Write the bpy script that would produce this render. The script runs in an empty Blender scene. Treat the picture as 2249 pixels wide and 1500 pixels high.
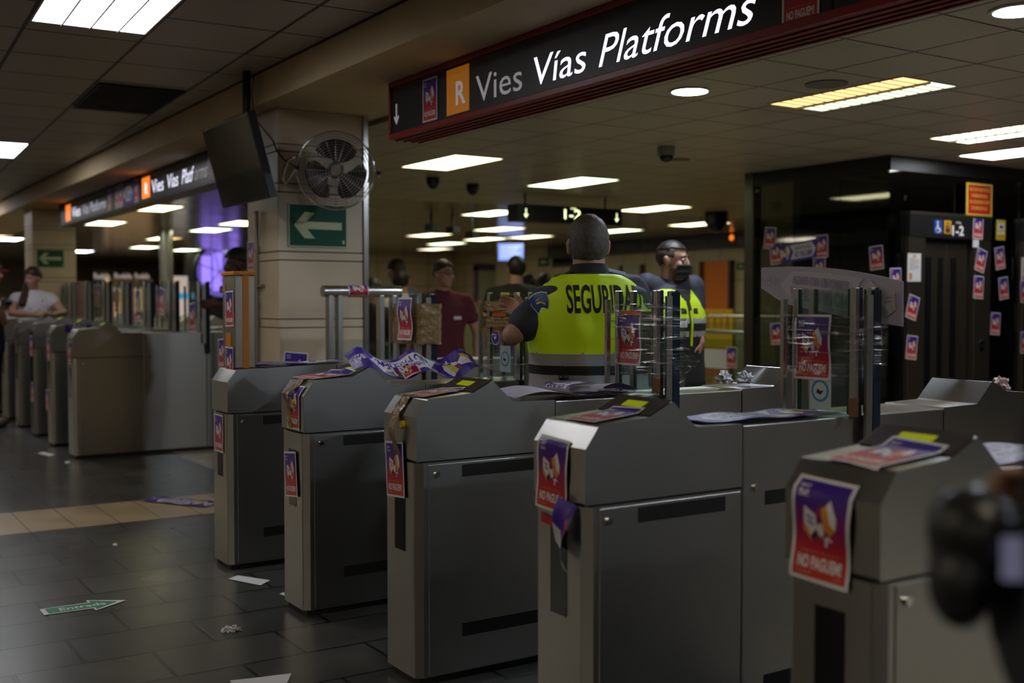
import bpy, bmesh, math, random
from math import sin, cos, pi, radians as rad
from mathutils import Vector, Matrix
from mathutils.bvhtree import BVHTree
from mathutils import noise as mn

S = bpy.context.scene
COL = S.collection
V = Vector
rnd = random.Random(7)

# ------------------------------------------------------------------ camera, world, exposure
EYE = V((0, 0, 1.45)); YAW = rad(32.87); PITCH = rad(-2.05); FPX = 2430.0
cam = bpy.data.cameras.new('camera'); camo = bpy.data.objects.new('camera', cam); COL.objects.link(camo)
camo.location = EYE; camo.rotation_euler = (pi/2 + PITCH, 0, -YAW)
cam.sensor_width = 36; cam.lens = FPX / 2249 * 36
cam.clip_start = .05
cam.dof.use_dof = True; cam.dof.focus_distance = 4.75; cam.dof.aperture_fstop = 1.8
S.camera = camo
w = bpy.data.worlds.new('station'); S.world = w; w.use_nodes = True
w.node_tree.nodes['Background'].inputs[0].default_value = (.9, .95, 1, 1)
w.node_tree.nodes['Background'].inputs[1].default_value = .004
S.view_settings.view_transform = 'Standard'; S.view_settings.look = 'None'
S.view_settings.exposure = 0.25; S.view_settings.gamma = 1; S.view_settings.use_curve_mapping = False
cy = S.cycles
cy.use_denoising = True; cy.denoiser = 'OPENIMAGEDENOISE'; cy.denoising_input_passes = 'RGB_ALBEDO_NORMAL'; cy.denoising_prefilter = 'ACCURATE'; cy.max_bounces = 8; cy.diffuse_bounces = 3; cy.glossy_bounces = 4
cy.transparent_max_bounces = 24; cy.transmission_bounces = 4
cy.caustics_reflective = False; cy.caustics_refractive = False; cy.sample_clamp_indirect = 4
GLOW = 3.0          # scales every lamp of the station

# camera ray helpers: a point of the place seen at a pixel, on a plane or at a depth
FWD = V((sin(YAW)*cos(PITCH), cos(YAW)*cos(PITCH), sin(PITCH)))
RGT = V((cos(YAW), -sin(YAW), 0)); UPV = RGT.cross(FWD)
def P(px, py, ax, val):
    d = FWD + RGT*((px-1124.5)/FPX) - UPV*((py-750)/FPX)
    return EYE + d*((val-EYE[ax])/d[ax])
def PD(px, py, dep):
    return EYE + (FWD + RGT*((px-1124.5)/FPX) - UPV*((py-750)/FPX))*dep

# ------------------------------------------------------------------ materials
def nodes(name):
    m = bpy.data.materials.new(name); m.use_nodes = True
    return m, m.node_tree.nodes, m.node_tree.links, m.node_tree.nodes['Principled BSDF']
def M(name, col, rough=.5, metal=0, var=.0, vs=6, bump=0, bs=80, emit=0, ecol=None, stretch=None, coat=0, rv=0, sheen=0):
    m, n, l, b = nodes(name)
    b.inputs['Base Color'].default_value = (*col, 1); b.inputs['Roughness'].default_value = rough
    b.inputs['Metallic'].default_value = metal
    if coat: b.inputs['Coat Weight'].default_value = coat
    if sheen: b.inputs['Sheen Weight'].default_value = sheen
    if emit:
        b.inputs['Emission Color'].default_value = (*(ecol or col), 1); b.inputs['Emission Strength'].default_value = emit
    if var or bump or rv:
        tc = n.new('ShaderNodeTexCoord'); mp = n.new('ShaderNodeMapping'); l.new(tc.outputs['Object'], mp.inputs[0])
        if stretch: mp.inputs['Scale'].default_value = stretch
        nz = n.new('ShaderNodeTexNoise'); nz.inputs['Scale'].default_value = vs; nz.inputs['Detail'].default_value = 5
        l.new(mp.outputs[0], nz.inputs['Vector'])
        if var:
            mx = n.new('ShaderNodeMix'); mx.data_type = 'RGBA'
            mx.inputs[6].default_value = (*[max(0, c*(1-var)) for c in col], 1)
            mx.inputs[7].default_value = (*[min(1, c*(1+var)) for c in col], 1)
            l.new(nz.outputs[0], mx.inputs[0]); l.new(mx.outputs[2], b.inputs['Base Color'])
        if rv:
            mr = n.new('ShaderNodeMapRange'); mr.inputs['From Min'].default_value = .3; mr.inputs['From Max'].default_value = .7
            mr.inputs['To Min'].default_value = rough-rv; mr.inputs['To Max'].default_value = rough+rv
            l.new(nz.outputs[0], mr.inputs[0]); l.new(mr.outputs[0], b.inputs['Roughness'])
        if bump:
            n2 = n.new('ShaderNodeTexNoise'); n2.inputs['Scale'].default_value = bs; l.new(mp.outputs[0], n2.inputs['Vector'])
            bp = n.new('ShaderNodeBump'); bp.inputs['Strength'].default_value = bump; bp.inputs['Distance'].default_value = .004
            l.new(n2.outputs[0], bp.inputs['Height']); l.new(bp.outputs[0], b.inputs['Normal'])
    return m
def tiles(name, c1, c2, mortar, bw, rh, ms, off, rough, bump=.25, var=.25, vs=5, metal=0, rv=.06, axes='XY'):
    m, n, l, b = nodes(name)
    tc = n.new('ShaderNodeTexCoord'); src = tc.outputs['Object']
    if axes != 'XY':
        sp = n.new('ShaderNodeSeparateXYZ'); cb = n.new('ShaderNodeCombineXYZ'); l.new(src, sp.inputs[0])
        for i, a in enumerate(axes): l.new(sp.outputs['XYZ'.index(a)], cb.inputs[i])
        src = cb.outputs[0]
    br = n.new('ShaderNodeTexBrick'); br.offset = off; br.squash = 1; br.inputs['Scale'].default_value = 1
    br.inputs['Color1'].default_value = (*c1, 1); br.inputs['Color2'].default_value = (*c2, 1); br.inputs['Mortar'].default_value = (*mortar, 1)
    br.inputs['Mortar Size'].default_value = ms; br.inputs['Mortar Smooth'].default_value = .1; br.inputs['Bias'].default_value = 0
    br.inputs['Brick Width'].default_value = bw; br.inputs['Row Height'].default_value = rh
    l.new(src, br.inputs['Vector'])
    nz = n.new('ShaderNodeTexNoise'); nz.inputs['Scale'].default_value = vs; nz.inputs['Detail'].default_value = 6; l.new(tc.outputs['Object'], nz.inputs['Vector'])
    mr = n.new('ShaderNodeMapRange'); mr.inputs['From Min'].default_value = .25; mr.inputs['From Max'].default_value = .75
    mr.inputs['To Min'].default_value = 1-var; mr.inputs['To Max'].default_value = 1+var; l.new(nz.outputs[0], mr.inputs[0])
    mx = n.new('ShaderNodeMix'); mx.data_type = 'RGBA'; mx.blend_type = 'MULTIPLY'; mx.inputs[0].default_value = 1
    l.new(br.outputs['Color'], mx.inputs[6]); l.new(mr.outputs[0], mx.inputs[7]); l.new(mx.outputs[2], b.inputs['Base Color'])
    r2 = n.new('ShaderNodeMapRange'); r2.inputs['To Min'].default_value = rough-rv; r2.inputs['To Max'].default_value = rough+rv
    r2.inputs['From Min'].default_value = .3; r2.inputs['From Max'].default_value = .7
    l.new(nz.outputs[0], r2.inputs[0]); l.new(r2.outputs[0], b.inputs['Roughness'])
    b.inputs['Metallic'].default_value = metal
    mh = n.new('ShaderNodeMath'); mh.operation = 'MULTIPLY_ADD'; l.new(br.outputs['Fac'], mh.inputs[0]); mh.inputs[1].default_value = -1
    ms2 = n.new('ShaderNodeMath'); ms2.operation = 'MULTIPLY'; ms2.inputs[1].default_value = .06
    n3 = n.new('ShaderNodeTexNoise'); n3.inputs['Scale'].default_value = 45; l.new(tc.outputs['Object'], n3.inputs['Vector'])
    l.new(n3.outputs[0], ms2.inputs[0]); l.new(ms2.outputs[0], mh.inputs[2])
    bp = n.new('ShaderNodeBump'); bp.inputs['Strength'].default_value = bump; bp.inputs['Distance'].default_value = .006
    l.new(mh.outputs[0], bp.inputs['Height']); l.new(bp.outputs[0], b.inputs['Normal'])
    return m
def glassm(name, tint, gloss=1.0, rough=.02, base=.0):
    m, n, l, b = nodes(name); n.remove(b); out = n['Material Output']
    t = n.new('ShaderNodeBsdfTransparent'); t.inputs[0].default_value = (*tint, 1)
    g = n.new('ShaderNodeBsdfGlossy'); g.inputs['Color'].default_value = (gloss, gloss, gloss, 1); g.inputs['Roughness'].default_value = rough
    f = n.new('ShaderNodeFresnel'); f.inputs[0].default_value = 1.45
    a = n.new('ShaderNodeMath'); a.operation = 'ADD'; a.inputs[1].default_value = base; 
    ge = n.new('ShaderNodeNewGeometry'); ng = n.new('ShaderNodeMath'); ng.operation = 'SUBTRACT'; ng.inputs[0].default_value = 1; l.new(ge.outputs['Backfacing'], ng.inputs[1])
    mu = n.new('ShaderNodeMath'); mu.operation = 'MULTIPLY'; l.new(f.outputs[0], mu.inputs[0]); l.new(ng.outputs[0], mu.inputs[1]); l.new(mu.outputs[0], a.inputs[0])
    x = n.new('ShaderNodeMixShader'); l.new(a.outputs[0], x.inputs[0]); l.new(t.outputs[0], x.inputs[1]); l.new(g.outputs[0], x.inputs[2])
    l.new(x.outputs[0], out.inputs[0]); return m
def filmm(name, tint, lo, hi, rough, scale, dens=.5, diff=None):
    # wrinkled plastic film or packing tape: see-through between glossy creases
    m, n, l, b = nodes(name); n.remove(b); out = n['Material Output']
    tc = n.new('ShaderNodeTexCoord'); mp = n.new('ShaderNodeMapping'); mp.inputs['Scale'].default_value = scale; mp.inputs['Rotation'].default_value = (0, .25, .2)
    l.new(tc.outputs['Object'], mp.inputs[0])
    nz = n.new('ShaderNodeTexNoise'); nz.inputs['Scale'].default_value = 1; nz.inputs['Detail'].default_value = 4; nz.inputs['Distortion'].default_value = .6
    l.new(mp.outputs[0], nz.inputs['Vector'])
    mr = n.new('ShaderNodeMapRange'); mr.inputs['From Min'].default_value = dens; mr.inputs['From Max'].default_value = dens+.2
    mr.inputs['To Min'].default_value = lo; mr.inputs['To Max'].default_value = hi; l.new(nz.outputs[0], mr.inputs[0])
    bp = n.new('ShaderNodeBump'); bp.inputs['Strength'].default_value = .9; bp.inputs['Distance'].default_value = .01; l.new(nz.outputs[0], bp.inputs['Height'])
    t = n.new('ShaderNodeBsdfTransparent'); t.inputs[0].default_value = (*tint, 1)
    if diff:
        g = n.new('ShaderNodeBsdfPrincipled'); g.inputs['Base Color'].default_value = (*diff, 1); g.inputs['Roughness'].default_value = rough
    else:
        g = n.new('ShaderNodeBsdfGlossy'); g.inputs['Roughness'].default_value = rough
    l.new(bp.outputs[0], g.inputs['Normal'])
    x = n.new('ShaderNodeMixShader'); l.new(mr.outputs[0], x.inputs[0]); l.new(t.outputs[0], x.inputs[1]); l.new(g.outputs[0], x.inputs[2])
    l.new(x.outputs[0], out.inputs[0]); return m
def grad(name, stops, rough=.35, axis=1):
    # printed colour gradient along the sheet (uv)
    m, n, l, b = nodes(name)
    uv = n.new('ShaderNodeUVMap'); uv.uv_map = 'uv'; sp = n.new('ShaderNodeSeparateXYZ'); l.new(uv.outputs[0], sp.inputs[0])
    cr = n.new('ShaderNodeValToRGB'); l.new(sp.outputs[axis], cr.inputs[0]); e = cr.color_ramp.elements
    e[0].position, e[0].color = stops[0][0], (*stops[0][1], 1); e[1].position, e[1].color = stops[-1][0], (*stops[-1][1], 1)
    for p_, c_ in stops[1:-1]:
        q = e.new(p_); q.color = (*c_, 1)
    l.new(cr.outputs[0], b.inputs['Base Color']); b.inputs['Roughness'].default_value = rough; return m

STEEL = M('brushed_steel', (.47, .455, .435), .28, 1, var=.03, vs=1.2)
def aniso(m, k=.6):
    n, l = m.node_tree.nodes, m.node_tree.links; b = n['Principled BSDF']
    t = n.new('ShaderNodeTangent'); t.direction_type = 'RADIAL'; t.axis = 'Z'; l.new(t.outputs[0], b.inputs['Tangent'])
    b.inputs['Anisotropic'].default_value = k; b.inputs['Anisotropic Rotation'].default_value = .25
aniso(STEEL)
STEELW = M('satin_steel', (.46, .42, .35), .36, 1, var=.04, vs=1.2, rv=.03)
STEEL2 = M('bright_steel', (.62, .61, .59), .24, 1, var=.05, vs=4)
STEELD = M('aged_steel', (.36, .32, .28), .4, 1, var=.1, vs=4)
CHROME = M('chrome', (.75, .75, .76), .1, 1)
GAP = M('black_gap', (.006, .006, .006), .6)
BLACKP = M('black_plastic', (.012, .012, .013), .35)
BLACKG = M('black_gloss', (.008, .008, .009), .08)
DISP = M('display_plastic', (.05, .042, .038), .28)
LCD = M('lcd_yellow_green', (.42, .47, .01), .3, emit=.16, ecol=(.62, .70, .0))
ORANGE = M('orange_paint', (.62, .2, .012), .4)
YELLOW = M('yellow_plastic', (.75, .45, .01), .4, var=.1)
RED = M('red_paint', (.26, .012, .016), .35)
WHITEP = M('white_paper', (.72, .71, .74), .6)
LAV = M('paper_back', (.60, .54, .68), .6, var=.05)
INKW = M('white_ink', (.74, .72, .76), .5)
INKP = M('purple_ink', (.055, .018, .30), .42)
INKR = M('red_ink', (.50, .02, .03), .42)
INKO = M('orange_ink', (.72, .28, .03), .45)
INKB = M('dark_ink', (.03, .015, .06), .45)
INKY = M('yellow_ink', (.62, .52, .04), .45)
INKS = M('salmon_ink', (.62, .22, .15), .5)
GRADM = grad('poster_gradient', [(0, (.55, .045, .012)), (.3, (.52, .02, .03)), (.52, (.30, .01, .12)), (.75, (.08, .012, .24)), (1, (.035, .015, .26))])
GREENS = M('sign_green', (.0, .085, .048), .65)
LUM = M('luminescent_cream', (.55, .62, .36), .45)
GLASS = glassm('clear_glass', (.86, .93, .90), 1, .02, .03)
GEDGE = M('glass_edge_green', (.012, .07, .065), .12)
GNAVY = M('glass_edge_navy', (.012, .024, .045), .15)
DGLASS = glassm('lift_glass', (.50, .55, .52), 1, .03, .05)
FILM = filmm('stretch_film', (.95, .95, .97), .03, .8, .14, (5, 5, 75), .53)
TAPE = filmm('brown_tape', (.45, .33, .18), .78, .97, .16, (30, 30, 40), .4, (.30, .19, .085))
STONE = M('cream_stone', (.66, .54, .385), .38, var=.13, vs=5, bump=.06, bs=60)
PLASTER = M('beam_plaster', (.70, .54, .32), .7, var=.14, vs=3, bump=.15, bs=25)
DARKM = M('dark_metal', (.02, .02, .022), .45, .5)
RUBBER = M('dark_rubber', (.015, .015, .015), .8)
# ------------------------------------------------------------------ mesh builder
class MB:
    def __init__(s): s.v = []; s.f = []; s.m = []; s.sm = []; s.mats = []; s.uv = {}
    def mi(s, m):
        if m not in s.mats: s.mats.append(m)
        return s.mats.index(m)
    def add(s, vs, fs, m, smooth=False, uvs=None):
        o = len(s.v); s.v += [V(q) for q in vs]; k = s.mi(m)
        for j, f in enumerate(fs):
            s.f.append([i+o for i in f]); s.m.append(k); s.sm.append(smooth)
        if uvs:
            for i, u in enumerate(uvs): s.uv[o+i] = u
        return s
    def box(s, x0, x1, y0, y1, z0, z1, m, R=None, c=None):
        q = [V((x, y, z)) for z in (z0, z1) for y in (y0, y1) for x in (x0, x1)]
        if R is not None: q = [R @ a + (c or V((0, 0, 0))) for a in q]
        return s.add(q, [(0, 2, 3, 1), (4, 5, 7, 6), (0, 1, 5, 4), (2, 6, 7, 3), (0, 4, 6, 2), (1, 3, 7, 5)], m)
    def prism(s, poly, o, u, v, d, m, m2=None):
        # polygon in the (u, v) frame at o, given thickness d along u x v
        o, u, v = V(o), V(u), V(v); n = u.cross(v).normalized()
        a = [o+u*x+v*y for x, y in poly]; k = len(a)
        area = sum(poly[i][0]*poly[(i+1) % k][1]-poly[(i+1) % k][0]*poly[i][1] for i in range(k))
        if area < 0: a.reverse()
        b = [q+n*d for q in a]
        s.add(b, [tuple(range(k))], m)
        if d:
            s.add(a, [tuple(reversed(range(k)))], m)
            s.add(a+b, [(i, (i+1) % k, (i+1) % k+k, i+k) for i in range(k)], m2 or m)
        return s
    def ring(s, rings, m, cap=True, smooth=True, closed=True):
        n = len(rings[0]); vs = [q for r in rings for q in r]; fs = []
        for i in range(len(rings)-1):
            for j in range(n if closed else n-1):
                k = (j+1) % n
                fs.append((i*n+j, i*n+k, (i+1)*n+k, (i+1)*n+j))
        s.add(vs, fs, m, smooth)
        if cap:
            s.add(rings[0], [tuple(reversed(range(n)))], m); s.add(rings[-1], [tuple(range(n))], m)
        return s
    def cyl(s, p0, p1, r0, r1, m, n=20, smooth=True):
        return s.tube([p0, p1], [r0, r1], m, n, smooth)
    def tube(s, path, rad_, m, n=12, smooth=True, cap=True):
        path = [V(p) for p in path]; k = len(path)
        if not hasattr(rad_, '__len__'): rad_ = [rad_]*k
        rings = []; ref = None
        for i, p in enumerate(path):
            t = (path[min(i+1, k-1)]-path[max(i-1, 0)]).normalized()
            if ref is None: ref = t.orthogonal().normalized()
            ref = (ref - t*ref.dot(t)).normalized(); b = t.cross(ref)
            rings.append([p+(ref*cos(2*pi*j/n)+b*sin(2*pi*j/n))*rad_[i] for j in range(n)])
        return s.ring(rings, m, cap, smooth)
    def ell(s, c, r, m, R=None, nu=16, nv=10):
        c = V(c); rings = []
        for i in range(1, nv):
            a = pi*i/nv
            rings.append([V((r[0]*sin(a)*cos(2*pi*j/nu), r[1]*sin(a)*sin(2*pi*j/nu), -r[2]*cos(a))) for j in range(nu)])
        pts = [V((0, 0, -r[2]))]+[q for g in rings for q in g]+[V((0, 0, r[2]))]
        if R is not None: pts = [R @ q for q in pts]
        fs = [(0, 1+(j+1) % nu, 1+j) for j in range(nu)]
        for i in range(nv-2):
            for j in range(nu):
                k = (j+1) % nu; a = 1+i*nu; b = a+nu
                fs.append((a+j, a+k, b+k, b+j))
        e = len(pts)-1; a = 1+(nv-2)*nu
        fs += [(a+j, a+(j+1) % nu, e) for j in range(nu)]
        return s.add([q+c for q in pts], fs, m, True)
    def caps(s, p0, r0, p1, r1, m, n=12):
        p0, p1 = V(p0), V(p1); d = p1-p0; L = max(d.length, 1e-5); t = d/L
        a = t.orthogonal().normalized(); b = t.cross(a); rings = []
        for th in (-80, -55, -30, 0):
            rings.append([p0+t*r0*sin(rad(th))+(a*cos(2*pi*j/n)+b*sin(2*pi*j/n))*r0*cos(rad(th)) for j in range(n)])
        for th in (0, 30, 55, 80):
            rings.append([p1+t*r1*sin(rad(th))+(a*cos(2*pi*j/n)+b*sin(2*pi*j/n))*r1*cos(rad(th)) for j in range(n)])
        return s.ring(rings, m)
    def loft(s, secs, m, n=24, p=2.4):
        rings = []
        for (x, y, z, rx, ry) in secs:
            g = []
            for j in range(n):
                a = 2*pi*j/n; c_, s_ = cos(a), sin(a)
                g.append(V((x+rx*abs(c_)**(2/p)*(1 if c_ > 0 else -1), y+ry*abs(s_)**(2/p)*(1 if s_ > 0 else -1), z)))
            rings.append(g)
        return s.ring(rings, m)
    def grid(s, fn, nu, nv, m, smooth=True, uv=None):
        vs = []; us = []
        for j in range(nv+1):
            for i in range(nu+1):
                a, b = i/nu, j/nv; vs.append(fn(a, b)); us.append(uv(a, b) if uv else (a, b))
        fs = [(j*(nu+1)+i, j*(nu+1)+i+1, (j+1)*(nu+1)+i+1, (j+1)*(nu+1)+i) for j in range(nv) for i in range(nu)]
        return s.add(vs, fs, m, smooth, us)
    def text(s, t, o, u, v, h, m, width=None, shear=0, bold=0, align='L', d=0):
        vs, fs, W = glyphs(t, shear, bold); o, u, v = V(o), V(u), V(v)
        sx = h if width is None else width/W
        off = {'L': 0, 'C': -W/2*sx, 'R': -W*sx}[align]; n = u.cross(v).normalized()
        return s.add([o+u*(x*sx+off)+v*(y*h)+n*d for x, y in vs], fs, m)
    def xf(s, fn):
        s.v = [V(fn(q)) for q in s.v]; return s
    def mesh(s, name):
        me = bpy.data.meshes.new(name); me.from_pydata([tuple(q) for q in s.v], [], s.f)
        for m in s.mats: me.materials.append(m)
        me.polygons.foreach_set('material_index', s.m); me.polygons.foreach_set('use_smooth', s.sm)
        if s.uv:
            ul = me.uv_layers.new(name='uv')
            for lp in me.loops: ul.data[lp.index].uv = s.uv.get(lp.vertex_index, (0, 0))
        me.update(); return me
    def build(s, name, parent=None, bevel=0, loc=None, sharp=None):
        o = bpy.data.objects.new(name, s.mesh(name)); COL.objects.link(o)
        if parent is not None: o.parent = parent
        if loc is not None: o.location = loc
        if sharp: o.data.set_sharp_from_angle(angle=rad(sharp))
        if bevel:
            md = o.modifiers.new('bevel', 'BEVEL'); md.width = bevel; md.segments = 2; md.limit_method = 'ANGLE'; md.angle_limit = rad(40)
        return o
_gl = {}
def glyphs(t, shear=0, bold=0):
    k = (t, shear, bold)
    if k in _gl: return _gl[k]
    cu = bpy.data.curves.new('t', 'FONT'); cu.body = t; cu.size = 1; cu.shear = shear; cu.offset = bold; cu.resolution_u = 3; cu.fill_mode = 'FRONT'
    ob = bpy.data.objects.new('t', cu); COL.objects.link(ob)
    dg = bpy.context.evaluated_depsgraph_get(); me = bpy.data.meshes.new_from_object(ob.evaluated_get(dg))
    vs = [(q.co.x, q.co.y) for q in me.vertices]; fs = [tuple(p.vertices) for p in me.polygons]
    bpy.data.objects.remove(ob); bpy.data.curves.remove(cu); bpy.data.meshes.remove(me)
    x0 = min(q[0] for q in vs); x1 = max(q[0] for q in vs)
    H = .7                                   # cap height of the built-in face
    r = ([((x-x0)/H, y/H) for x, y in vs], fs, (x1-x0)/H)
    _gl[k] = r; return r

def tag(o, label, cat, group=None, kind=None):
    if label: o['label'] = label
    if cat: o['category'] = cat
    if group: o['group'] = group
    if kind: o['kind'] = kind
    return o
def thing(name, label, cat, loc=(0, 0, 0), rz=0, group=None):
    o = bpy.data.objects.new(name, None); COL.objects.link(o); o.empty_display_size = .1
    o.location = loc; o.rotation_euler = (0, 0, rz); return tag(o, label, cat, group)
def struct(o): o['kind'] = 'structure'; return o
def dup(root, loc, rz=None, label=None, group=None):
    r = root.copy(); COL.objects.link(r); r.location = loc
    if rz is not None: r.rotation_euler = (0, 0, rz)
    if label: r['label'] = label
    if group: r['group'] = group
    for ch in list(root.children):
        c = ch.copy(); COL.objects.link(c); c.parent = r
        for g in ch.children:
            d = g.copy(); COL.objects.link(d); d.parent = c
    return r
XN = (V((0, -1, 0)), V((0, 0, 1)))      # frame of a face that looks towards -X
YN = (V((1, 0, 0)), V((0, 0, 1)))       # frame of a face that looks towards -Y
ZU = (V((0, -1, 0)), V((1, 0, 0)))      # lying face up, top of the print towards +X
def rot2(u, v, deg):
    a = rad(deg); return u*cos(a)+v*sin(a), v*cos(a)-u*sin(a)
# ------------------------------------------------------------------ setting
SLATE = tiles('slate_paving', (.045, .047, .046), (.066, .064, .058), (.010, .010, .010), .53, .36, .009, .5, .30, bump=.3, var=.3, vs=4, rv=.03)
INLAY = tiles('cream_inlay', (.42, .31, .17), (.50, .38, .22), (.09, .065, .04), .272, .8, .004, 0, .35, bump=.15, var=.2, vs=5)
HALLF = tiles('hall_floor', (.40, .34, .25), (.45, .385, .28), (.10, .085, .06), .6, .6, .004, 0, .2, bump=.08, var=.15, vs=2)
CEILL = tiles('ceiling_tiles', (.52, .475, .44), (.58, .53, .49), (.02, .018, .016), .64, .66, .012, 0, .42, bump=.35, var=.06, vs=3)
CEILR = tiles('hall_ceiling_tiles', (.50, .45, .39), (.55, .49, .42), (.03, .027, .022), .53, .555, .008, 0, .38, bump=.3, var=.05, vs=2)
CEILS = tiles('metal_slat_ceiling', (.36, .31, .25), (.38, .33, .26), (.06, .05, .04), 4.0, .13, .012, .5, .2, bump=.3, var=.05, vs=2, metal=.35)
def slab(name, x0, x1, y0, y1, z0, z1, m, org=None, rz=0):
    o = MB().box(x0, x1, y0, y1, z0, z1, m).build(name)
    if org:
        o.data.transform(Matrix.Translation(-V(org))); o.location = org
    return struct(o)
slab('floor', -9, 3.0, -9, 40, -.3, 0, SLATE, (.944, 4.98, 0))
slab('floor_inlay', -9, 3.0, 7.455, 8.225, -.02, .0015, INLAY, (1.21, 7.45, 0))
slab('floor_hall', 3.0, 26, -9, 46, -.3, .001, HALLF, (3, 7.45, 0))
# left ceiling, its grid turned a little against the beam
o = MB().box(-9, 3.2, -12, 42, 0, .2, CEILL).build('ceiling_left')
co_, si_ = cos(rad(2.4)), sin(rad(2.4))
U0, V0_ = 1.46, 6.21
o.data.transform(Matrix.Translation((-U0, -V0_, 0)))
o.location = (U0*co_+V0_*si_, -U0*si_+V0_*co_, 3.0); o.rotation_euler = (0, 0, -rad(2.4)); struct(o)
slab('ceiling_right', 3.6, 9.4, -9, 12.6, 2.75, 3.0, CEILR, (4.38, 3.74, 2.75))
slab('ceiling_far', 3.6, 26, 12.6, 46, 2.75, 3.0, CEILS, (4, 12.6, 2.75))
slab('ceiling_lift_side', 9.4, 26, -9, 12.6, 2.75, 3.0, CEILR, (9.68, 3.74, 2.75))
slab('beam', 2.66, 3.6, -9, 42, 2.785, 3.4, PLASTER)
MB().box(2.645, 2.66, -9, 42, 2.992, 3.0, DARKM).build('trim_beam_top')['kind'] = 'structure'
# walls that close the hall behind the camera and on the far sides
WALLD = M('dull_wall', (.5, .45, .37), .6, var=.15, vs=1.5)
slab('wall_back', -9, 26, -9.2, -9, 0, 3, WALLD)
slab('wall_left', -9.2, -9, -9, 46, 0, 3, WALLD)
WALLB = tiles('wall_panels', (.50, .42, .28), (.54, .455, .31), (.16, .13, .08), .75, .62, .01, .0, .4, bump=.2, var=.08, vs=2, axes='YZ')
slab('wall_right', 15.0, 15.3, 8.3, 26, 0, 2.75, WALLB, (15, 8.3, 0))
WALLB2 = tiles('wall_panels_end', (.50, .42, .28), (.54, .455, .31), (.16, .13, .08), .75, .62, .01, .0, .4, bump=.2, var=.08, vs=2, axes='XZ')
slab('wall_end', 10.4, 15.0, 26, 26.3, 0, 2.75, WALLB2, (10.4, 26, 0))
WALLF = M('far_wall', (.36, .31, .22), .35, var=.4, vs=.7)
slab('wall_far', -9, 26, 40, 40.3, 0, 3, WALLF)

# stone clad pillars of the beam line
def pillar(x0, x1, y0, y1, name):
    ch = .035; b = MB()
    def course(z0, z1, g=0):
        r = [(x0+g, y0+g), (x1-g, y0+g), (x1-g, y1-g), (x0+g, y1-g)]
        b.prism(r, (0, 0, z0), (1, 0, 0), (0, 1, 0), z1-z0, STONE)
    zs = [0, .33, .39, .80, .86, 1.27, 1.33, 1.74, 1.80, 2.21, 2.27, 2.49, 2.54, 2.785]
    for i in range(len(zs)-1): course(zs[i]+.004, zs[i+1]-.004)
    b.box(x0+.012, x1-.012, y0+.012, y1-.012, 0, 2.785, GAP)
    o = b.build(name, bevel=.006); o['kind'] = 'structure'; return o
pillar(2.80, 3.44, 7.3, 7.92, 'pillar')
o = MB().box(3.44, 3.475, 7.285, 7.93, 0, 2.785, STEEL2).build('trim_pillar_edge'); struct(o)
pillar(2.84, 3.43, 17.0, 17.62, 'pillar_far')

# ------------------------------------------------------------------ lamps: ceiling light panels
FRAME = M('lamp_frame', (.55, .53, .48), .4)
LOUV = M('louvre_grey', (.10, .10, .11), .4)
def emis(name, col, k): return M(name, (.8, .8, .8), .5, emit=k*GLOW, ecol=col)
COOL = emis('tube_cool', (.95, .97, 1.0), 2.8); WARM = emis('tube_warm', (1, .92, .55), 1.5); GRN = emis('tube_green', (.88, 1, .66), 1.5)
AMB = emis('tube_amber', (1, .58, .20), .60); MINT = emis('tube_mint', (.80, 1, .62), .55); SPOT = emis('led_white', (.76, .87, 1), 60)
DIM = emis('tube_dim', (1, .85, .62), 1.0)
def fixture(label, x, y, z, sx, sy, ms, cells=None, rz=0, group='ceiling light panels', tubes=0):
    t = thing('ceiling_light', label, 'ceiling light', (x, y, z), rz, group)
    a, b = sx/2, sy/2; f = MB(); k = .012
    for (x0, x1, y0, y1) in ((-a-k, a+k, -b-k, -b), (-a-k, a+k, b, b+k), (-a-k, -a, -b, b), (a, a+k, -b, b)):
        f.box(x0, x1, y0, y1, -.006, .03, FRAME)
    f.build('frame', t)
    n = len(ms)
    for i, m in enumerate(ms):
        d = MB()
        d.box(-a+sx*i/n, -a+sx*(i+1)/n, -b, b, -.003, .028, m)
        d.build('diffuser', t)
    if cells:
        g = MB(); nx, ny = cells
        for i in range(1, nx): g.box(-a+sx*i/nx-.004, -a+sx*i/nx+.004, -b, b, -.018, -.002, LOUV)
        for j in range(1, ny): g.box(-a, a, -b+sy*j/ny-.002, -b+sy*j/ny+.002, -.007, -.002, LOUV)
        g.build('louvre', t)
    return t
def lay(u, v): return (u*co_+v*si_, -u*si_+v*co_)
x, y = lay(1.14, 6.03); fixture('large cool light panel with four tube rows at the top left corner', x, y, 2.999, .60, 1.2, [COOL], (4, 28), -rad(2.4))
x, y = lay(1.14, 12.4); fixture('cool white light panel cut by the left edge, farther along the tiled ceiling', x, y, 2.999, .60, 1.2, [COOL], None, -rad(2.4))
for v_ in (19, 25): 
    x, y = lay(1.14, v_); fixture('distant cool light panel in the left ceiling beyond the far pillar', x, y, 2.999, .60, 1.2, [COOL], None, -rad(2.4))
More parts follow.
